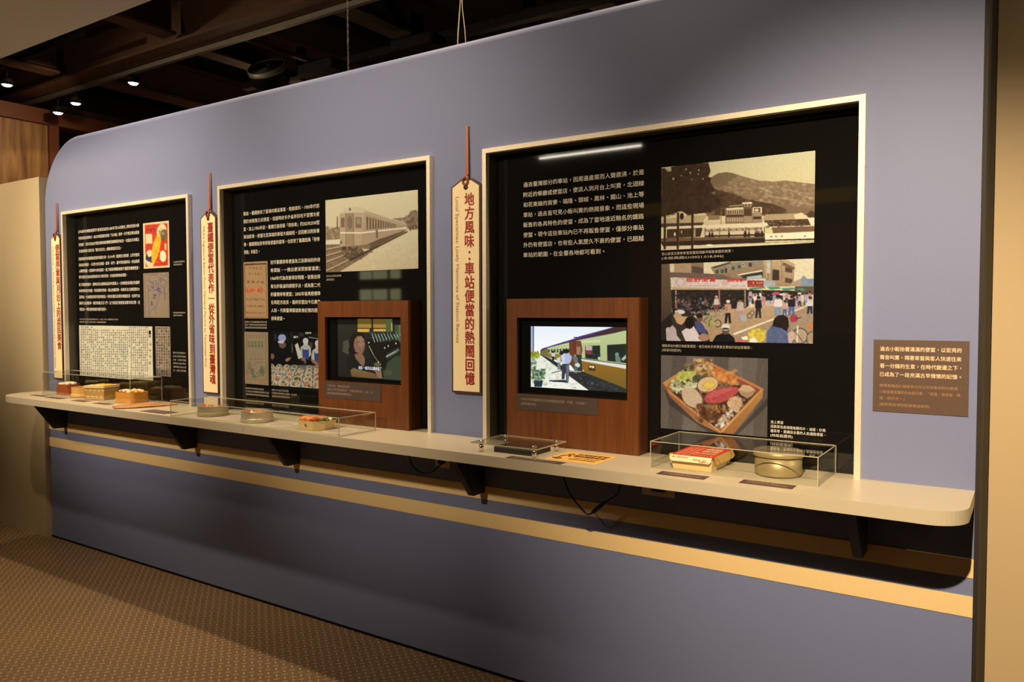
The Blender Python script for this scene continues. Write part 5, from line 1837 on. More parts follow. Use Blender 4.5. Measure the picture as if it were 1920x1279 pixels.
# acrylic plate on chrome posts over a black slab
t = thing('acrylic_cover', 'low clear acrylic sheet on four chrome posts over a black slab', 'cover', (-1.60, -0.2, SHELF))
MB().box(-1.775, -1.478, -0.300, -0.085, SHELF + 0.034, SHELF + 0.038).build('acrylic_sheet', MT['clear'], t)
e = MB()
e.box(-1.775, -1.478, -0.3008, -0.300, SHELF + 0.034, SHELF + 0.038).box(-1.775, -1.478, -0.085, -0.0842, SHELF + 0.034, SHELF + 0.038)
e.box(-1.4782, -1.476, -0.3008, -0.0842, SHELF + 0.034, SHELF + 0.038).box(-1.777, -1.775, -0.3008, -0.0842, SHELF + 0.034, SHELF + 0.038)
e.build('sheet_edge', MT['edge'], t)
for x, y in ((-1.742, -0.277), (-1.505, -0.272), (-1.505, -0.11), (-1.742, -0.11)):
    MB().lathe([(0.0, 0.0), (0.0085, 0.0), (0.0085, 0.0335), (0.0, 0.0335)], (x, y, SHELF + 0.0003), 16).build('post', MT['chrome'], t)
    MB().lathe([(0.0, 0.0), (0.0105, 0.0), (0.0105, 0.004), (0.007, 0.007), (0.0, 0.007)], (x, y, SHELF + 0.0382), 16).build('post_cap', MT['chrome'], t)
o = MB().rbox(-1.700, -1.525, -0.255, -0.12, SHELF + 0.0003, SHELF + 0.022, 0.002).build('black_slab', MT['bracket'])
tag(o, 'flat black slab lying under the clear acrylic sheet', 'slab')


# ================================================================== lunch boxes
def rrect(cx, cy, w, d, r, n=8, rot=0.0, k=1.0):
    pts = []
    for sx, sy, a0 in ((1, 1, 0), (-1, 1, 90), (-1, -1, 180), (1, -1, 270)):
        for i in range(n + 1):
            a = R(a0 + 90.0 * i / n)
            pts.append((sx * (w / 2 - r) + r * math.cos(a), sy * (d / 2 - r) + r * math.sin(a)))
    c, s = math.cos(rot), math.sin(rot)
    return [(cx + (x * c - y * s) * k, cy + (x * s + y * c) * k) for x, y in pts]


def wall_ring(mb, o, i, z0, z1, mi=0, zi=None):
    """hollow rim: outer outline o, inner outline i"""
    n = len(o)
    zi = z0 if zi is None else zi
    vs = [(x, y, z0) for x, y in o] + [(x, y, z1) for x, y in o] + [(x, y, z1) for x, y in i] + [(x, y, zi) for x, y in i]
    fs = []
    for a in range(3):
        fs += [(a * n + k, a * n + (k + 1) % n, (a + 1) * n + (k + 1) % n, (a + 1) * n + k) for k in range(n)]
    mb.add(vs, fs, mi, False)
    mb.add([(x, y, z0) for x, y in o], [tuple(reversed(range(n)))], mi)
    mb.add([(x, y, zi) for x, y in i], [tuple(range(n))], mi)
    return mb


def food(t, specs, cx, cy, w, d, z, rot=0.0):
    """specs: (part name, material, count, (rx, ry, rz), (u0, v0, u1, v1)) in the box's own -0.5..0.5 frame"""
    c, s = math.cos(rot), math.sin(rot)
    for nm, m, n, r, (u0, v0, u1, v1) in specs:
        mb = MB()
        for _ in range(n):
            u, v = rnd.uniform(u0, u1) * w, rnd.uniform(v0, v1) * d
            q = rnd.uniform(0.8, 1.2)
            mb.blob((cx + u * c - v * s, cy + u * s + v * c, z + rnd.uniform(0, r[2] * 0.5)), (r[0] * q, r[1] * q, r[2] * q), 6, 0.2, 0, rnd.uniform(0, 3))
        mb.build(nm, MT[m], t)


Z = SHELF + 0.0004
# 1 red cedar, squarish with rounded corners
t = thing('lunch_box', 'red brown round-cornered wooden lunch box, farthest along the case', 'lunch box', (-5.24, -0.05, Z), 'lunch boxes in the tall case')
MB().prism(rrect(-5.268, -0.055, 0.150, 0.110, 0.04), Z, Z + 0.018).build('box_base', MT['redwood'], t)
mbx = MB()
wall_ring(mbx, rrect(-5.268, -0.055, 0.146, 0.106, 0.038), rrect(-5.268, -0.055, 0.136, 0.096, 0.034), Z + 0.018, Z + 0.068, zi=Z + 0.05)
mbx.build('box_wall', MT['redwood'], t)
food(t, [('rice', 'rice', 14, (0.018, 0.016, 0.010), (-.35, -.3, .35, .3)), ('greens', 'greens', 4, (0.010, 0.008, 0.006), (-.1, -.3, .1, .3)), ('egg', 'flap', 5, (0.014, 0.010, 0.009), (.1, -.3, .36, .3))], -5.268, -0.055, 0.13, 0.09, Z + 0.067)
# 2 pale round
t = thing('lunch_box', 'pale yellow round wooden lunch box behind the woven basket', 'lunch box', (-5.02, -0.07, Z), 'lunch boxes in the tall case')
MB().lathe([(0.0, 0.0), (0.072, 0.0), (0.072, 0.022), (0.069, 0.024)], (-5.02, -0.085, Z), 44).build('box_base', MT['palewood'], t)
MB().lathe([(0.069, 0.024), (0.069, 0.066), (0.065, 0.066), (0.065, 0.052), (0.0, 0.052)], (-5.02, -0.085, Z), 44, sm=False).build('box_wall', MT['palewood'], t)
food(t, [('fried_meat', 'meat', 8, (0.016, 0.014, 0.008), (-.35, -.35, .2, .35)), ('rice', 'rice', 8, (0.014, 0.012, 0.008), (-.3, -.3, .3, .3)), ('greens', 'greens', 4, (0.010, 0.008, 0.007), (.1, -.3, .35, .3)), ('egg', 'egg', 4, (0.012, 0.010, 0.007), (.1, -.3, .35, .1))], -5.02, -0.085, 0.12, 0.12, Z + 0.058)
# 3 woven basket: crossed strips, each a part
cx, cy, rot = -4.80, -0.085, R(20)
t = thing('woven_basket', 'square woven bamboo lunch basket with pale thick rim', 'basket', (cx, cy, Z))
w, d, hh = 0.140, 0.130, 0.078
c_, s_ = math.cos(rot), math.sin(rot)


def bl(u, v, z):
    return (cx + u * c_ - v * s_, cy + u * s_ + v * c_, z)


MB().prism(rrect(cx, cy, w - 0.012, d - 0.012, 0.012, 3, rot), Z + 0.001, Z + hh, scale=1.0).build('inner_lining', MT['wickerrim'], t)
nu = 11
for side in range(4):
    L = w if side % 2 == 0 else d
    other = d if side % 2 == 0 else w
    nst = 9 if side % 2 == 0 else 11
    for i in range(nst):          # uprights
        a = -L / 2 + (i + 0.5) * L / nst
        mbs = MB()
        for j in range(6):
            z0, z1 = Z + 0.001 + j * hh / 6, Z + 0.001 + (j + 1) * hh / 6
            off = 0.0022 if (i + j) % 2 else 0.0006
            q = other / 2 - 0.004 + off
            hw = L / nst * 0.44
            if side == 0:
                c8 = [(a - hw, -q), (a + hw, -q)]
            elif side == 2:
                c8 = [(a - hw, q), (a + hw, q)]
            elif side == 1:
                c8 = [(q, a - hw), (q, a + hw)]
            else:
                c8 = [(-q, a - hw), (-q, a + hw)]
            mbs.add([bl(*c8[0], z0), bl(*c8[1], z0), bl(*c8[1], z1), bl(*c8[0], z1)], [(0, 1, 2, 3)])
        mbs.build('weaving_strip', MT['wicker'], t)
    for j in range(6):            # horizontals
        mbs = MB()
        for i in range(nst):
            a0, a1 = -L / 2 + i * L / nst, -L / 2 + (i + 1) * L / nst
            off = 0.0006 if (i + j) % 2 else 0.0024
            q = other / 2 - 0.004 + off
            z0, z1 = Z + 0.001 + (j + 0.1) * hh / 6, Z + 0.001 + (j + 0.9) * hh / 6
            if side == 0:
                c8 = [(a0, -q), (a1, -q)]
            elif side == 2:
                c8 = [(a0, q), (a1, q)]
            elif side == 1:
                c8 = [(q, a0), (q, a1)]
            else:
                c8 = [(-q, a0), (-q, a1)]
            mbs.add([bl(*c8[0], z0), bl(*c8[1], z0), bl(*c8[1], z1), bl(*c8[0], z1)], [(0, 1, 2, 3)])
        mbs.build('weaving_strip', MT['wickerrim'] if j % 3 == 1 else MT['wicker'], t)
mbx = MB()
wall_ring(mbx, rrect(cx, cy, w + 0.012, d + 0.012, 0.014, 4, rot), rrect(cx, cy, w - 0.014, d - 0.014, 0.010, 4, rot), Z + hh - 0.004, Z + hh + 0.010, zi=Z + hh + 0.001)
mbx.build('basket_rim', MT['wickerrim'], t)
food(t, [('egg', 'egg', 16, (0.020, 0.016, 0.009), (-.2, -.3, .36, .36)), ('rice', 'rice', 10, (0.018, 0.014, 0.007), (-.36, -.36, .1, .2)), ('greens', 'greens', 3, (0.010, 0.008, 0.006), (.0, .1, .3, .35)), ('braised_meat', 'meat', 4, (0.016, 0.014, 0.006), (-.36, .0, -.1, .36))], cx, cy, w * 0.9, d * 0.9, Z + hh + 0.003, rot)
# 4 orange cedar
t = thing('lunch_box', 'bright orange cedar lunch box at the open end of the tall case', 'lunch box', (-4.45, -0.06, Z), 'lunch boxes in the tall case')
cx, cy, rot = -4.488, -0.075, R(6)
MB().prism(rrect(cx, cy, 0.176, 0.134, 0.035, 8, rot), Z, Z + 0.024).build('box_base', MT['orangewood'], t)
mbx = MB()
wall_ring(mbx, rrect(cx, cy, 0.170, 0.128, 0.032, 8, rot), rrect(cx, cy, 0.160, 0.118, 0.028, 8, rot), Z + 0.024, Z + 0.062, zi=Z + 0.048)
mbx.build('box_wall', MT['orangewood'], t)
food(t, [('rice', 'rice', 14, (0.020, 0.016, 0.010), (-.36, -.3, .36, .3)), ('braised_meat', 'meat', 9, (0.016, 0.012, 0.008), (-.36, -.3, .0, .3)), ('egg', 'egg', 8, (0.017, 0.012, 0.012), (.0, -.3, .4, .3)), ('greens', 'greens', 3, (0.010, 0.008, 0.006), (.2, -.3, .4, .0))], cx, cy, 0.15, 0.11, Z + 0.062, rot)

# bamboo sheath and its card
t = thing('bamboo_sheath', 'long curled orange brown bamboo sheath lying between the first two cases', 'sheath', (-4.20, -0.14, Z))
vs, fs = [], []
nS, nC = 22, 10
for i in range(nS + 1):
    q = i / nS
    ax, ay = -4.262 + 0.125 * q, -0.318 + 0.318 * q
    wd = 0.062 * math.sin(math.pi * min(1, max(0.06, q * 0.9 + 0.1))) ** 0.55
    for j in range(nC + 1):
        a = math.pi * j / nC
        u = -wd * math.cos(a)
        hgt = 0.004 + 0.016 * math.sin(a) * math.sin(math.pi * min(1.0, q + 0.12)) ** 0.5 + 0.001 * math.sin(9 * q + j)
        vs.append((ax + u * 0.93, ay - u * 0.36, Z + hgt))
for i in range(nS):
    for j in range(nC):
        k = i * (nC + 1) + j
        fs.append((k, k + 1, k + nC + 2, k + nC + 1))
mbx = MB()
mbx.add(vs, fs, 0, True)
sh = mbx.build('sheath_blade', MT['bark'], t)
md = sh.modifiers.new('solid', 'SOLIDIFY')
md.thickness = 0.0025

# tins
def tin(lb, x, y, m, mrim, r=0.078, h=0.055, spec=None):
    t = thing('lunch_tin', lb, 'tin', (x, y, Z), 'round lunch tins')
    MB().lathe([(0.0, 0.0), (r * 0.97, 0.0), (r, 0.004), (r, h * 0.27), (r * 1.01, h * 0.29), (r * 1.01, h * 0.34), (r * 0.975, h * 0.37)], (x, y, Z), 56).build('tin_base', m, t)
    MB().lathe([(r * 0.975, h * 0.36), (r * 0.975, h - 0.004), (r * 0.99, h), (r * 0.955, h), (r * 0.95, h * 0.74), (0.0, h * 0.74)], (x, y, Z), 56).build('tin_wall', mrim, t)
    food(t, spec, x, y, 1.45 * r, 1.45 * r, Z + h * 0.86)
    return t


tin('dull grey open lunch tin heaped with braised food', -3.545, -0.185, MT['tin'], MT['tin'], spec=[('braised_meat', 'meat', 20, (0.018, 0.014, 0.009), (-.42, -.42, .42, .42)), ('prawn', 'prawn', 5, (0.014, 0.010, 0.008), (-.3, -.4, .0, .0)), ('rice', 'rice', 9, (0.010, 0.008, 0.008), (-.1, -.45, .45, .1)), ('star_anise', 'meat', 3, (0.008, 0.020, 0.006), (-.1, .2, .2, .4))])
tin('shiny brushed steel open lunch tin, middle of the low case', -3.165, -0.205, MT['brushed'], MT['brushed'], spec=[('braised_meat', 'meat', 14, (0.018, 0.014, 0.007), (-.40, -.4, .4, .4)), ('prawn', 'prawn', 6, (0.018, 0.012, 0.008), (-.1, -.2, .3, .3)), ('rice', 'rice', 4, (0.010, 0.008, 0.006), (.1, -.4, .4, .0))])

# eight-sided paper box, flaring upwards
t = thing('paper_lunch_box', 'cream eight-sided paper lunch box with a small round dark emblem', 'lunch box', (-2.74, -0.20, Z))
cx, cy = -2.735, -0.205


def octo(w, d, c, z):
    return [(cx - w / 2 + c, cy - d / 2, z), (cx + w / 2 - c, cy - d / 2, z), (cx + w / 2, cy - d / 2 + c, z), (cx + w / 2, cy + d / 2 - c, z), (cx + w / 2 - c, cy + d / 2, z), (cx - w / 2 + c, cy + d / 2, z), (cx - w / 2, cy + d / 2 - c, z), (cx - w / 2, cy - d / 2 + c, z)]


lo, hi, ii, ib = octo(0.150, 0.125, 0.036, Z), octo(0.182, 0.152, 0.042, Z + 0.043), octo(0.178, 0.148, 0.041, Z + 0.043), octo(0.168, 0.140, 0.040, Z + 0.030)
mbx = MB()
mbx.add(lo + hi + ii + ib, [(k + 8 * a, (k + 1) % 8 + 8 * a, (k + 1) % 8 + 8 * a + 8, k + 8 * a + 8) for a in range(3) for k in range(8)])
mbx.add(lo, [tuple(reversed(range(8)))])
mbx.add(ib, [tuple(range(8))])
mbx.build('paper_box', MT['paperbox'], t)
mbx = MB()
for f0, (u, v, r) in ((0, (0.5, 0.55, 0.0085)),):
    a, b, c2, d2 = [Vector(p) for p in (lo[0], lo[1], hi[1], hi[0])]
    ctr = (a + b + c2 + d2) / 4
    ex = (b - a).normalized()
    ez = ((c2 + d2) / 2 - (a + b) / 2).normalized()
    nn = ex.cross(ez) * 0.0006
    ringp = [ctr + nn + ex * r * math.cos(2 * math.pi * k / 20) + ez * r * math.sin(2 * math.pi * k / 20) for k in range(20)]
    rin = [ctr + nn + ex * r * 0.78 * math.cos(2 * math.pi * k / 20) + ez * r * 0.78 * math.sin(2 * math.pi * k / 20) for k in range(20)]
    mbx.add(ringp + rin, [(k, (k + 1) % 20, 20 + (k + 1) % 20, 20 + k) for k in range(20)])
    for k in range(3):
        q = r * 0.5
        mbx.add([ctr + nn + ex * x + ez * y for x, y in ((-q * (1 - 0.3 * k), -q + k * q * 0.8), (q * (1 - 0.3 * k), -q + k * q * 0.8), (q * (1 - 0.3 * k), -q + k * q * 0.8 + q * 0.35), (-q * (1 - 0.3 * k), -q + k * q * 0.8 + q * 0.35))], [(0, 1, 2, 3)])
    mbx.add([ctr + nn + ex * x + ez * y for x, y in ((-0.001, -r * .6), (0.001, -r * .6), (0.001, r * .65), (-0.001, r * .65))], [(0, 1, 2, 3)])
mbx.build('emblem', MT['ink'], t)
for fi, (a, b, c2, d2) in enumerate(((lo[7], lo[0], hi[0], hi[7]), (lo[1], lo[2], hi[2], hi[1]))):
    mbx = MB()
    a, b, c2, d2 = [Vector(p) for p in (a, b, c2, d2)]
    nn = (b - a).cross(d2 - a).normalized() * 0.0006
    for _ in range(40):
        u, v = rnd.uniform(0.18, 0.8), rnd.uniform(0.2, 0.8)
        du, dv = rnd.uniform(0.01, 0.05), rnd.uniform(0.015, 0.03)
        pp = [(u, v), (u + du, v), (u + du, v + dv), (u, v + dv)]
        mbx.add([a.lerp(b, x).lerp(d2.lerp(c2, x), y) + nn for x, y in pp], [(0, 1, 2, 3)])
    mbx.build('printed_marks', MT['subgold'], t)
food(t, [('chicken', 'prawn', 16, (0.024, 0.017, 0.012), (-.42, -.36, .22, .36)), ('braised_meat', 'meat', 12, (0.017, 0.013, 0.011), (-.4, -.36, .25, .36)), ('egg', 'egg', 3, (0.014, 0.012, 0.010), (-.2, -.36, .2, .0)), ('greens', 'greens', 7, (0.013, 0.010, 0.008), (.28, -.2, .45, .4)), ('rice', 'rice', 6, (0.010, 0.008, 0.008), (.1, .1, .4, .42))], cx, cy, 0.16, 0.125, Z + 0.042)

# card lunch box with the red printed lid
t = thing('card_lunch_box', 'cardboard lunch box with a red printed lid', 'lunch box', (-0.94, -0.07, Z))
x0, x1, y0, y1, hb = -1.008, -0.862, -0.178, 0.022, 0.040
tp = 0.006
mbx = MB()
mbx.add([(x0 + tp, y0 + tp, Z), (x1 - tp, y0 + tp, Z), (x1 - tp, y1 - tp, Z), (x0 + tp, y1 - tp, Z), (x0, y0, Z + hb), (x1, y0, Z + hb), (x1, y1, Z + hb), (x0, y1, Z + hb)],
        [(3, 2, 1, 0), (4, 5, 6, 7), (0, 1, 5, 4), (1, 2, 6, 5), (2, 3, 7, 6), (3, 0, 4, 7)])
mbx.build('box_tray', MT['paperbox'], t)
zl = Z + hb + 0.0095
MB().box(x0 - 0.001, x1 + 0.001, y0 - 0.002, y1 + 0.002, Z + hb + 0.0005, zl).build('lid', MT['redprint'], t)
MB().box(x0 + 0.004, x1 - 0.004, y0 - 0.004, y0 - 0.0025, Z + hb - 0.010, Z + hb - 0.0005).build('tray_lip', MT['kraft'], t)
fl = []
for i in range(7):
    a = math.pi / 2 * i / 6
    fl.append((x0 - 0.001 + 0.010 - 0.010 * math.sin(a), zl - 0.020 + 0.010 - 0.010 * math.cos(a)))
flp = [(x1, zl)] + [(x0 - 0.001, zl)] + list(reversed(fl)) + [(x1 - 0.008, zl - 0.020), (x1 - 0.002, zl - 0.014)]
mbx = MB()
vs = [(x, y0 - 0.003 - (zl - z) * 0.42, z) for x, z in flp]
vs2 = [(x, y - 0.0012, z) for x, y, z in vs]
n = len(vs)
mbx.add(vs2 + vs, [tuple(range(n)), tuple(reversed(range(n, 2 * n)))] + [(k, (k + 1) % n, n + (k + 1) % n, n + k) for k in range(n)])
mbx.build('front_flap', MT['flap'], t)
mbx = MB()
vs = [(x1 + 0.0015, y0 + 0.012, zl - 0.001), (x1 + 0.0015, y1 + 0.002, zl - 0.001), (x1 + 0.009, y1 + 0.004, zl - 0.020), (x1 + 0.010, y1 - 0.020, zl - 0.027), (x1 + 0.009, y0 + 0.018, zl - 0.026)]
n = len(vs)
mbx.add(vs + [(x + 0.0012, y, z) for x, y, z in vs], [tuple(range(n)), tuple(reversed(range(n, 2 * n)))] + [(k, (k + 1) % n, n + (k + 1) % n, n + k) for k in range(n)])
mbx.build('side_flap', MT['kraft'], t)
MB().box(x0 - 0.016, x0 - 0.001, y0 + 0.02, y0 + 0.045, Z + hb - 0.012, Z + hb + 0.006).build('tab', MT['orangewood'], t)
tx = TX(on_shelf(zl + 0.0004))
for k, (s, u, v, hh_, ww) in enumerate((('鐵路', -0.935, -0.045, 0.032, 0.060), ('便當', -0.935, -0.085, 0.032, 0.060), ('排骨飯', -0.93, -0.008, 0.018, 0.05), ('臺灣鐵路', -0.945, -0.122, 0.020, 0.075), ('高雄臺北花蓮', -0.94, -0.158, 0.016, 0.07))):
    tx.line(s, u, v, hh_, ww, 0.016)
tx.build('lid_lettering', MT['flap'], t)
mbx = MB()
for k in range(9):
    v = -0.165 + k * 0.019
    for j in range(3):
        u = -1.000 + j * 0.020 + rnd.uniform(0, 0.005)
        mbx.add([(u, v, zl + 0.0003), (u + 0.014, v, zl + 0.0003), (u + 0.014, v + 0.007, zl + 0.0003), (u, v + 0.007, zl + 0.0003)], [(0, 1, 2, 3)])
mbx.build('lid_pattern', MT['pinkprint'], t)


def flap_place(u, v, w=0.0):
    z = zl - 0.0165 + v
    return (u, y0 - 0.0048 - w - (zl - z) * 0.42, z)


tx = TX(flap_place)
tx.line('臺北鐵路餐廳', -1.000, 0.009, 0.0045, 0.055, 0.0)
tx.line('製造日期　有效', -0.925, 0.004, 0.0055, 0.045, 0.01)
tx.line('新臺幣 元', -0.905, -0.001, 0.005, 0.035, 0.01)
tx.build('flap_lettering', MT['meat'], t)

# golden lidded tin
t = thing('lidded_tin', 'round golden lunch tin with its lid on', 'tin', (-0.672, -0.08, Z))
c = (-0.672, -0.082, Z + 0.002)
MB().lathe([(0.0, 0.0), (0.070, 0.0), (0.0735, 0.004), (0.0745, 0.010), (0.0745, 0.066), (0.0, 0.066)], c, 64).build('tin_body', MT['brass'], t)
MB().lathe([(0.0765, 0.062), (0.079, 0.062), (0.0805, 0.064), (0.0800, 0.071), (0.0785, 0.078), (0.074, 0.0805), (0.071, 0.0785), (0.068, 0.0775), (0.0, 0.0785)], c, 64).build('tin_lid', MT['brass'], t)
MB().lathe([(0.0, -0.002), (0.066, -0.002), (0.068, 0.0), (0.0, 0.0)], c, 48).build('foot_ring', MT['dark_grey'], t)
tx = TX(on_shelf(c[2] + 0.0790, -0.672, -0.082))
tx.line('臺鐵', -0.030, -0.010, 0.028, 0.056, 0.0)
tx.build('embossed_lettering', MT['flap'], t)

# ================================================================== cards and stickers lying on the counter
def card(name, lb, cat, q, m, mt_, group=None, rows=2):
    x0, x1, y0, y1 = q
    t = thing(name, lb, cat, ((x0 + x1) / 2, (y0 + y1) / 2, SHELF), group)
    MB().box(x0, x1, y0, y1, SHELF + 0.0003, SHELF + 0.0013).build('card_sheet', m, t)
    tx = TX(on_shelf(SHELF + 0.0017))
    ws = ['鐵路便當盒 復刻', '國家鐵道博物館籌備處典藏']
    for k in range(rows):
        tx.line(ws[k % 2], x0 + (x1 - x0) * 0.1, y1 - (k + 1) * (y1 - y0) / (rows + 0.6), (y1 - y0) / (rows + 1.2), (x1 - x0) * (0.6 if k == 0 else 0.78), 0.0)
    tx.build('card_lettering', mt_, t)
    return t


G = 'brown caption cards along the counter'
card('caption_card', 'brown card in front of the red-topped cardboard box', 'card', (-1.012, -0.848, -0.297, -0.243), MT['card'], MT['cardtext'], G)
card('caption_card', 'brown card in front of the golden lidded tin', 'card', (-0.741, -0.578, -0.280, -0.225), MT['card'], MT['cardtext'], G)
card('caption_card', 'grey brown card in front of the black slab', 'card', (-1.592, -1.358, -0.333, -0.292), MT['greycard'], MT['cardtext'], G)
card('caption_card', 'brown card lying by the tip of the bamboo sheath', 'card', (-4.03, -3.80, -0.300, -0.215), MT['card'], MT['cardtext'], G)
card('caption_card', 'brown card before the red brown wooden lunch box', 'card', (-5.42, -5.25, -0.225, -0.175 - 0.012), MT['card'], MT['cardtext'], G)
card('caption_card', 'brown card before the pale round lunch box', 'card', (-5.20, -5.02, -0.240, -0.190), MT['card'], MT['cardtext'], G)
card('caption_card', 'brown card before the woven basket', 'card', (-4.88, -4.73, -0.240, -0.190), MT['card'], MT['cardtext'], G)
card('caption_card', 'brown card before the bright orange lunch box', 'card', (-4.62, -4.47, -0.245, -0.195), MT['card'], MT['cardtext'], G)

for x, y, lb in ((-3.380, -0.200, 'lilac paper disc between the dull tin and the shiny tin'), (-2.965, -0.222, 'lilac paper disc between the shiny tin and the paper box'), (-2.575, -0.215, 'lilac paper disc at the open end of the low case')):
    t = thing('paper_disc', lb, 'paper disc', (x, y, SHELF), 'lilac paper discs in the low case')
    MB().lathe([(0.0, 0.0), (0.082, 0.0), (0.082, 0.001), (0.0, 0.001)], (x, y, SHELF + 0.0004), 32, sm=False).build('disc_sheet', MT['lilac'], t)
    tx = TX(on_shelf(SHELF + 0.0019))
    for k, s in enumerate(('臺鐵排骨便當', '不鏽鋼便當盒 復刻版', '菜飯與滷蛋、排骨', '國家鐵道博物館典藏', '西元一九六〇年')):
        wln = (0.07, 0.11, 0.125, 0.11, 0.07)[k]
        tx.line(s, x - wln / 2, y + 0.040 - k * 0.022, 0.016, wln, 0.0)
    tx.build('disc_lettering', MT['lilactext'], t)

# yellow notice sticker
t = thing('notice_sticker', 'yellow notice sticker on the counter beside the wooden cabinet', 'sticker', (-1.355, -0.185, SHELF))
nx0, nx1, ny0, ny1 = -1.462, -1.252, -0.272, -0.095
MB().box(nx0, nx1, ny0, ny1, SHELF + 0.0003, SHELF + 0.0010).build('sticker_sheet', MT['yellow'], t)
mbx = MB()
zz = SHELF + 0.0014
bx0, bx1, by0, by1 = -1.395, -1.268, -0.178, -0.118
for q in ((bx0, bx1, by0, by0 + 0.004), (bx0, bx1, by1 - 0.004, by1), (bx0, bx0 + 0.004, by0, by1), (bx1 - 0.004, bx1, by0, by1)):
    mbx.add([(q[0], q[2], zz), (q[1], q[2], zz), (q[1], q[3], zz), (q[0], q[3], zz)], [(0, 1, 2, 3)])
mbx.build('notice_box', MT['yellowink'], t)
tx = TX(on_shelf(zz))
tx.line('非常抱歉暫停', bx0 + 0.006, -0.145, 0.023, bx1 - bx0 - 0.012, 0.02)
tx.line('開放觸摸使用', bx0 + 0.006, -0.172, 0.023, bx1 - bx0 - 0.012, 0.02)
tx.line('造成不便敬請見諒', -1.375, -0.205, 0.014, 0.10, 0.01)
tx.line('國家鐵道博物館籌備處', -1.385, -0.232, 0.014, 0.11, 0.02)
tx.build('notice_lettering', MT['yellowink'], t)
mbx = MB()
mbx.tube([(-1.440, -0.232, zz), (-1.432, -0.215, zz), (-1.436, -0.190, zz), (-1.425, -0.168, zz), (-1.408, -0.170, zz), (-1.402, -0.195, zz)], 0.0022, 5)
mbx.tube([(-1.428, -0.150, zz), (-1.418, -0.138, zz), (-1.406, -0.140, zz), (-1.404, -0.152, zz), (-1.416, -0.158, zz), (-1.428, -0.150, zz)], 0.0016, 5)
mbx.tube([(-1.446, -0.236, zz), (-1.424, -0.244, zz), (-1.412, -0.230, zz)], 0.003, 5)
mbx.build('bowing_figure_drawing', MT['yellowink'], t)

# ================================================================== cables and outlets under the counter
def smooth(pts, n=8):
    P = [Vector(p) for p in pts]
    out = []
    for i in range(len(P) - 1):
        a, b, c, d = P[max(i - 1, 0)], P[i], P[i + 1], P[min(i + 2, len(P) - 1)]
        for k in range(n):
            t_ = k / n
            out.append(0.5 * ((2 * b) + (c - a) * t_ + (2 * a - 5 * b + 4 * c - d) * t_ ** 2 + (3 * b - a - 3 * c + d) * t_ ** 3))
    out.append(P[-1])
    return out


t = thing('power_cable', 'black power cable looping down under the counter beneath the yellow sticker', 'cable', (-1.34, -0.12, 0.80))
MB().tube(smooth([(-1.48, -0.12, 0.978), (-1.467, -0.12, 0.925), (-1.441, -0.12, 0.866), (-1.401, -0.12, 0.824), (-1.365, -0.12, 0.797), (-1.338, -0.12, 0.809), (-1.289, -0.12, 0.850), (-1.240, -0.12, 0.888), (-1.226, -0.12, 0.935), (-1.222, -0.12, 0.978)]), 0.0035, 8).build('cable_run', MT['cable'], t)
MB().tube([(-1.346, -0.12, 0.803), (-1.335, -0.12, 0.812), (-1.305, -0.12, 0.838), (-1.285, -0.12, 0.855)], [0.004, 0.0085, 0.0085, 0.004], 10).build('inline_plug', MT['cable'], t)
MB().rbox(-1.242, -1.206, -0.135, -0.105, 0.935, 0.972, 0.004).build('plug', MT['cable'], t)
o = MB().tube(smooth([(-2.315, -0.05, 0.96), (-2.308, -0.05, 0.903), (-2.292, -0.05, 0.871), (-2.255, -0.05, 0.846), (-2.208, -0.05, 0.842), (-2.171, -0.05, 0.856), (-2.153, -0.04, 0.877), (-2.153, -0.012, 0.885)]), 0.0035, 8).build('power_cable', MT['cable'])
tag(o, 'black cable drooping into the outlet plate under the tag sign', 'cable')
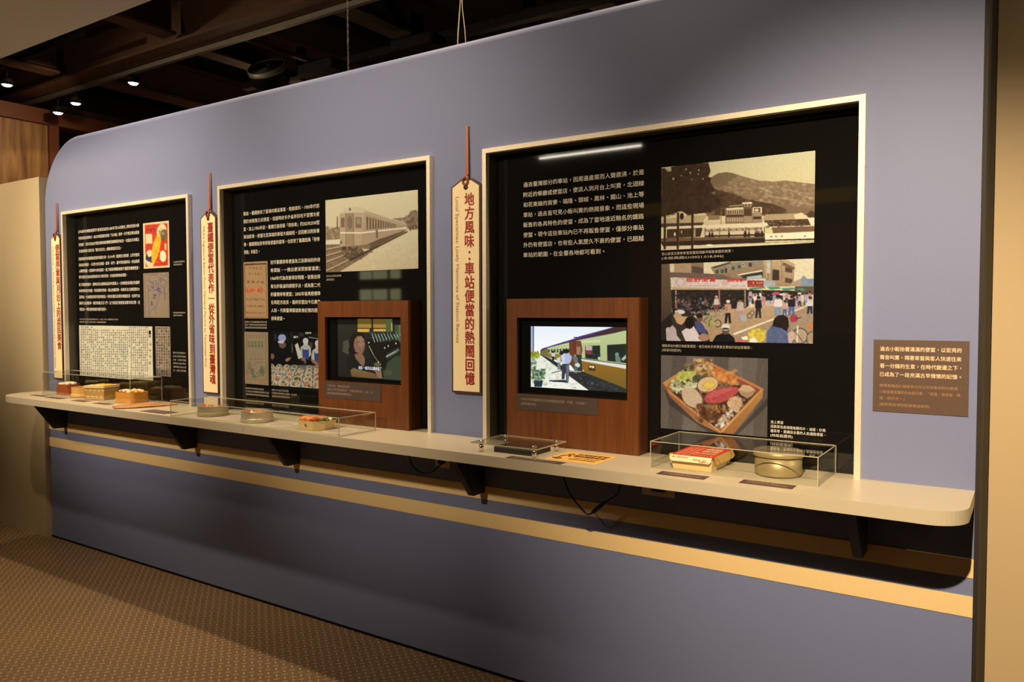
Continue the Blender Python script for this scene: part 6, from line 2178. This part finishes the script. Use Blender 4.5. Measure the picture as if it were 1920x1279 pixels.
for x0, x1, z0, z1, lb in ((-1.195, -1.062, 0.873, 0.945, 'outlet plate on the blue wall beneath the red-topped box'), (-2.194, -2.112, 0.867, 0.930, 'outlet plate on the blue wall beneath the video cabinet end')):
    t = thing('outlet_plate', lb, 'outlet', ((x0 + x1) / 2, 0, z0), 'outlet plates under the counter')
    MB().rbox(x0, x1, -0.008, -0.0002, z0, z1, 0.003).build('plate', MT['white_outlet'], t)
    for k in (0.3, 0.7):
        xm = x0 + (x1 - x0) * k
        MB().box(xm - 0.006, xm - 0.003, -0.0092, -0.008, z0 + 0.03, z0 + 0.042).build('slot', MT['black'], t)
        MB().box(xm + 0.003, xm + 0.006, -0.0092, -0.008, z0 + 0.03, z0 + 0.042).build('slot', MT['black'], t)
    MB().rbox(x0 + (x1 - x0) * 0.35, x0 + (x1 - x0) * 0.75, -0.03, -0.0095, z0 + 0.022, z0 + 0.045, 0.004).build('plug', MT['cable'], t)

# ================================================================== across the aisle (seen only mirrored in the black panels)
t = thing('fluorescent_tube', 'long lit tube hanging across the aisle, mirrored in the big black display', 'lamp', (-3.9, -4.5, 3.23))
MB().lathe([(0.0, -0.6), (0.008, -0.6), (0.008, 0.6), (0.0, 0.6)], (-3.9, -4.5, 3.23), 10, axis='x').build('lit_tube', MT['tube'], t)
MB().box(-4.52, -3.28, -4.53, -4.47, 3.25, 3.29).build('tube_batten', MT['galv'], t)
MT['header'], MT['red_board'] = mat('yellow_header', (0.70, 0.50, 0.04), 0.5), mat('red_board', (0.30, 0.04, 0.03), 0.5)
t = thing('exhibit_board', 'exhibit boards with a yellow header across the aisle, mirrored faintly in the big black display', 'board', (-2.3, -4.8, 0))
MB().box(-3.57, -1.0, -4.84, -4.80, 0.0, 2.69).build('board_sheet', MT['bracket'], t)
MB().box(-3.57, -1.0, -4.798, -4.78, 2.55, 2.68).build('header', MT['header'], t)
for q0, q1 in ((-1.62, -1.02), (-3.57, -3.0)):
    MB().box(q0, q1, -4.798, -4.785, 1.35, 2.35).build('poster', MT['red_board'], t)
t = thing('lit_cabinet', 'lit glass cabinet across the aisle, mirrored below the railcar photograph', 'cabinet', (-7.2, -4.9, 0))
MB().box(-7.75, -6.7, -5.2, -4.86, 0.0, 2.35).build('cabinet_body', MT['bracket'], t)
MT['glow'] = emit_mat('cabinet_glow', (0.85, 0.80, 0.42), 2.6)
for z0, z1 in ((2.0, 2.11), (1.72, 1.86)):
    for q0, q1 in ((-7.57, -7.36), (-7.33, -7.08), (-7.02, -6.85)):
        MB().box(q0, q1, -4.858, -4.85, z0, z1).build('lit_pane', MT['glow'], t)
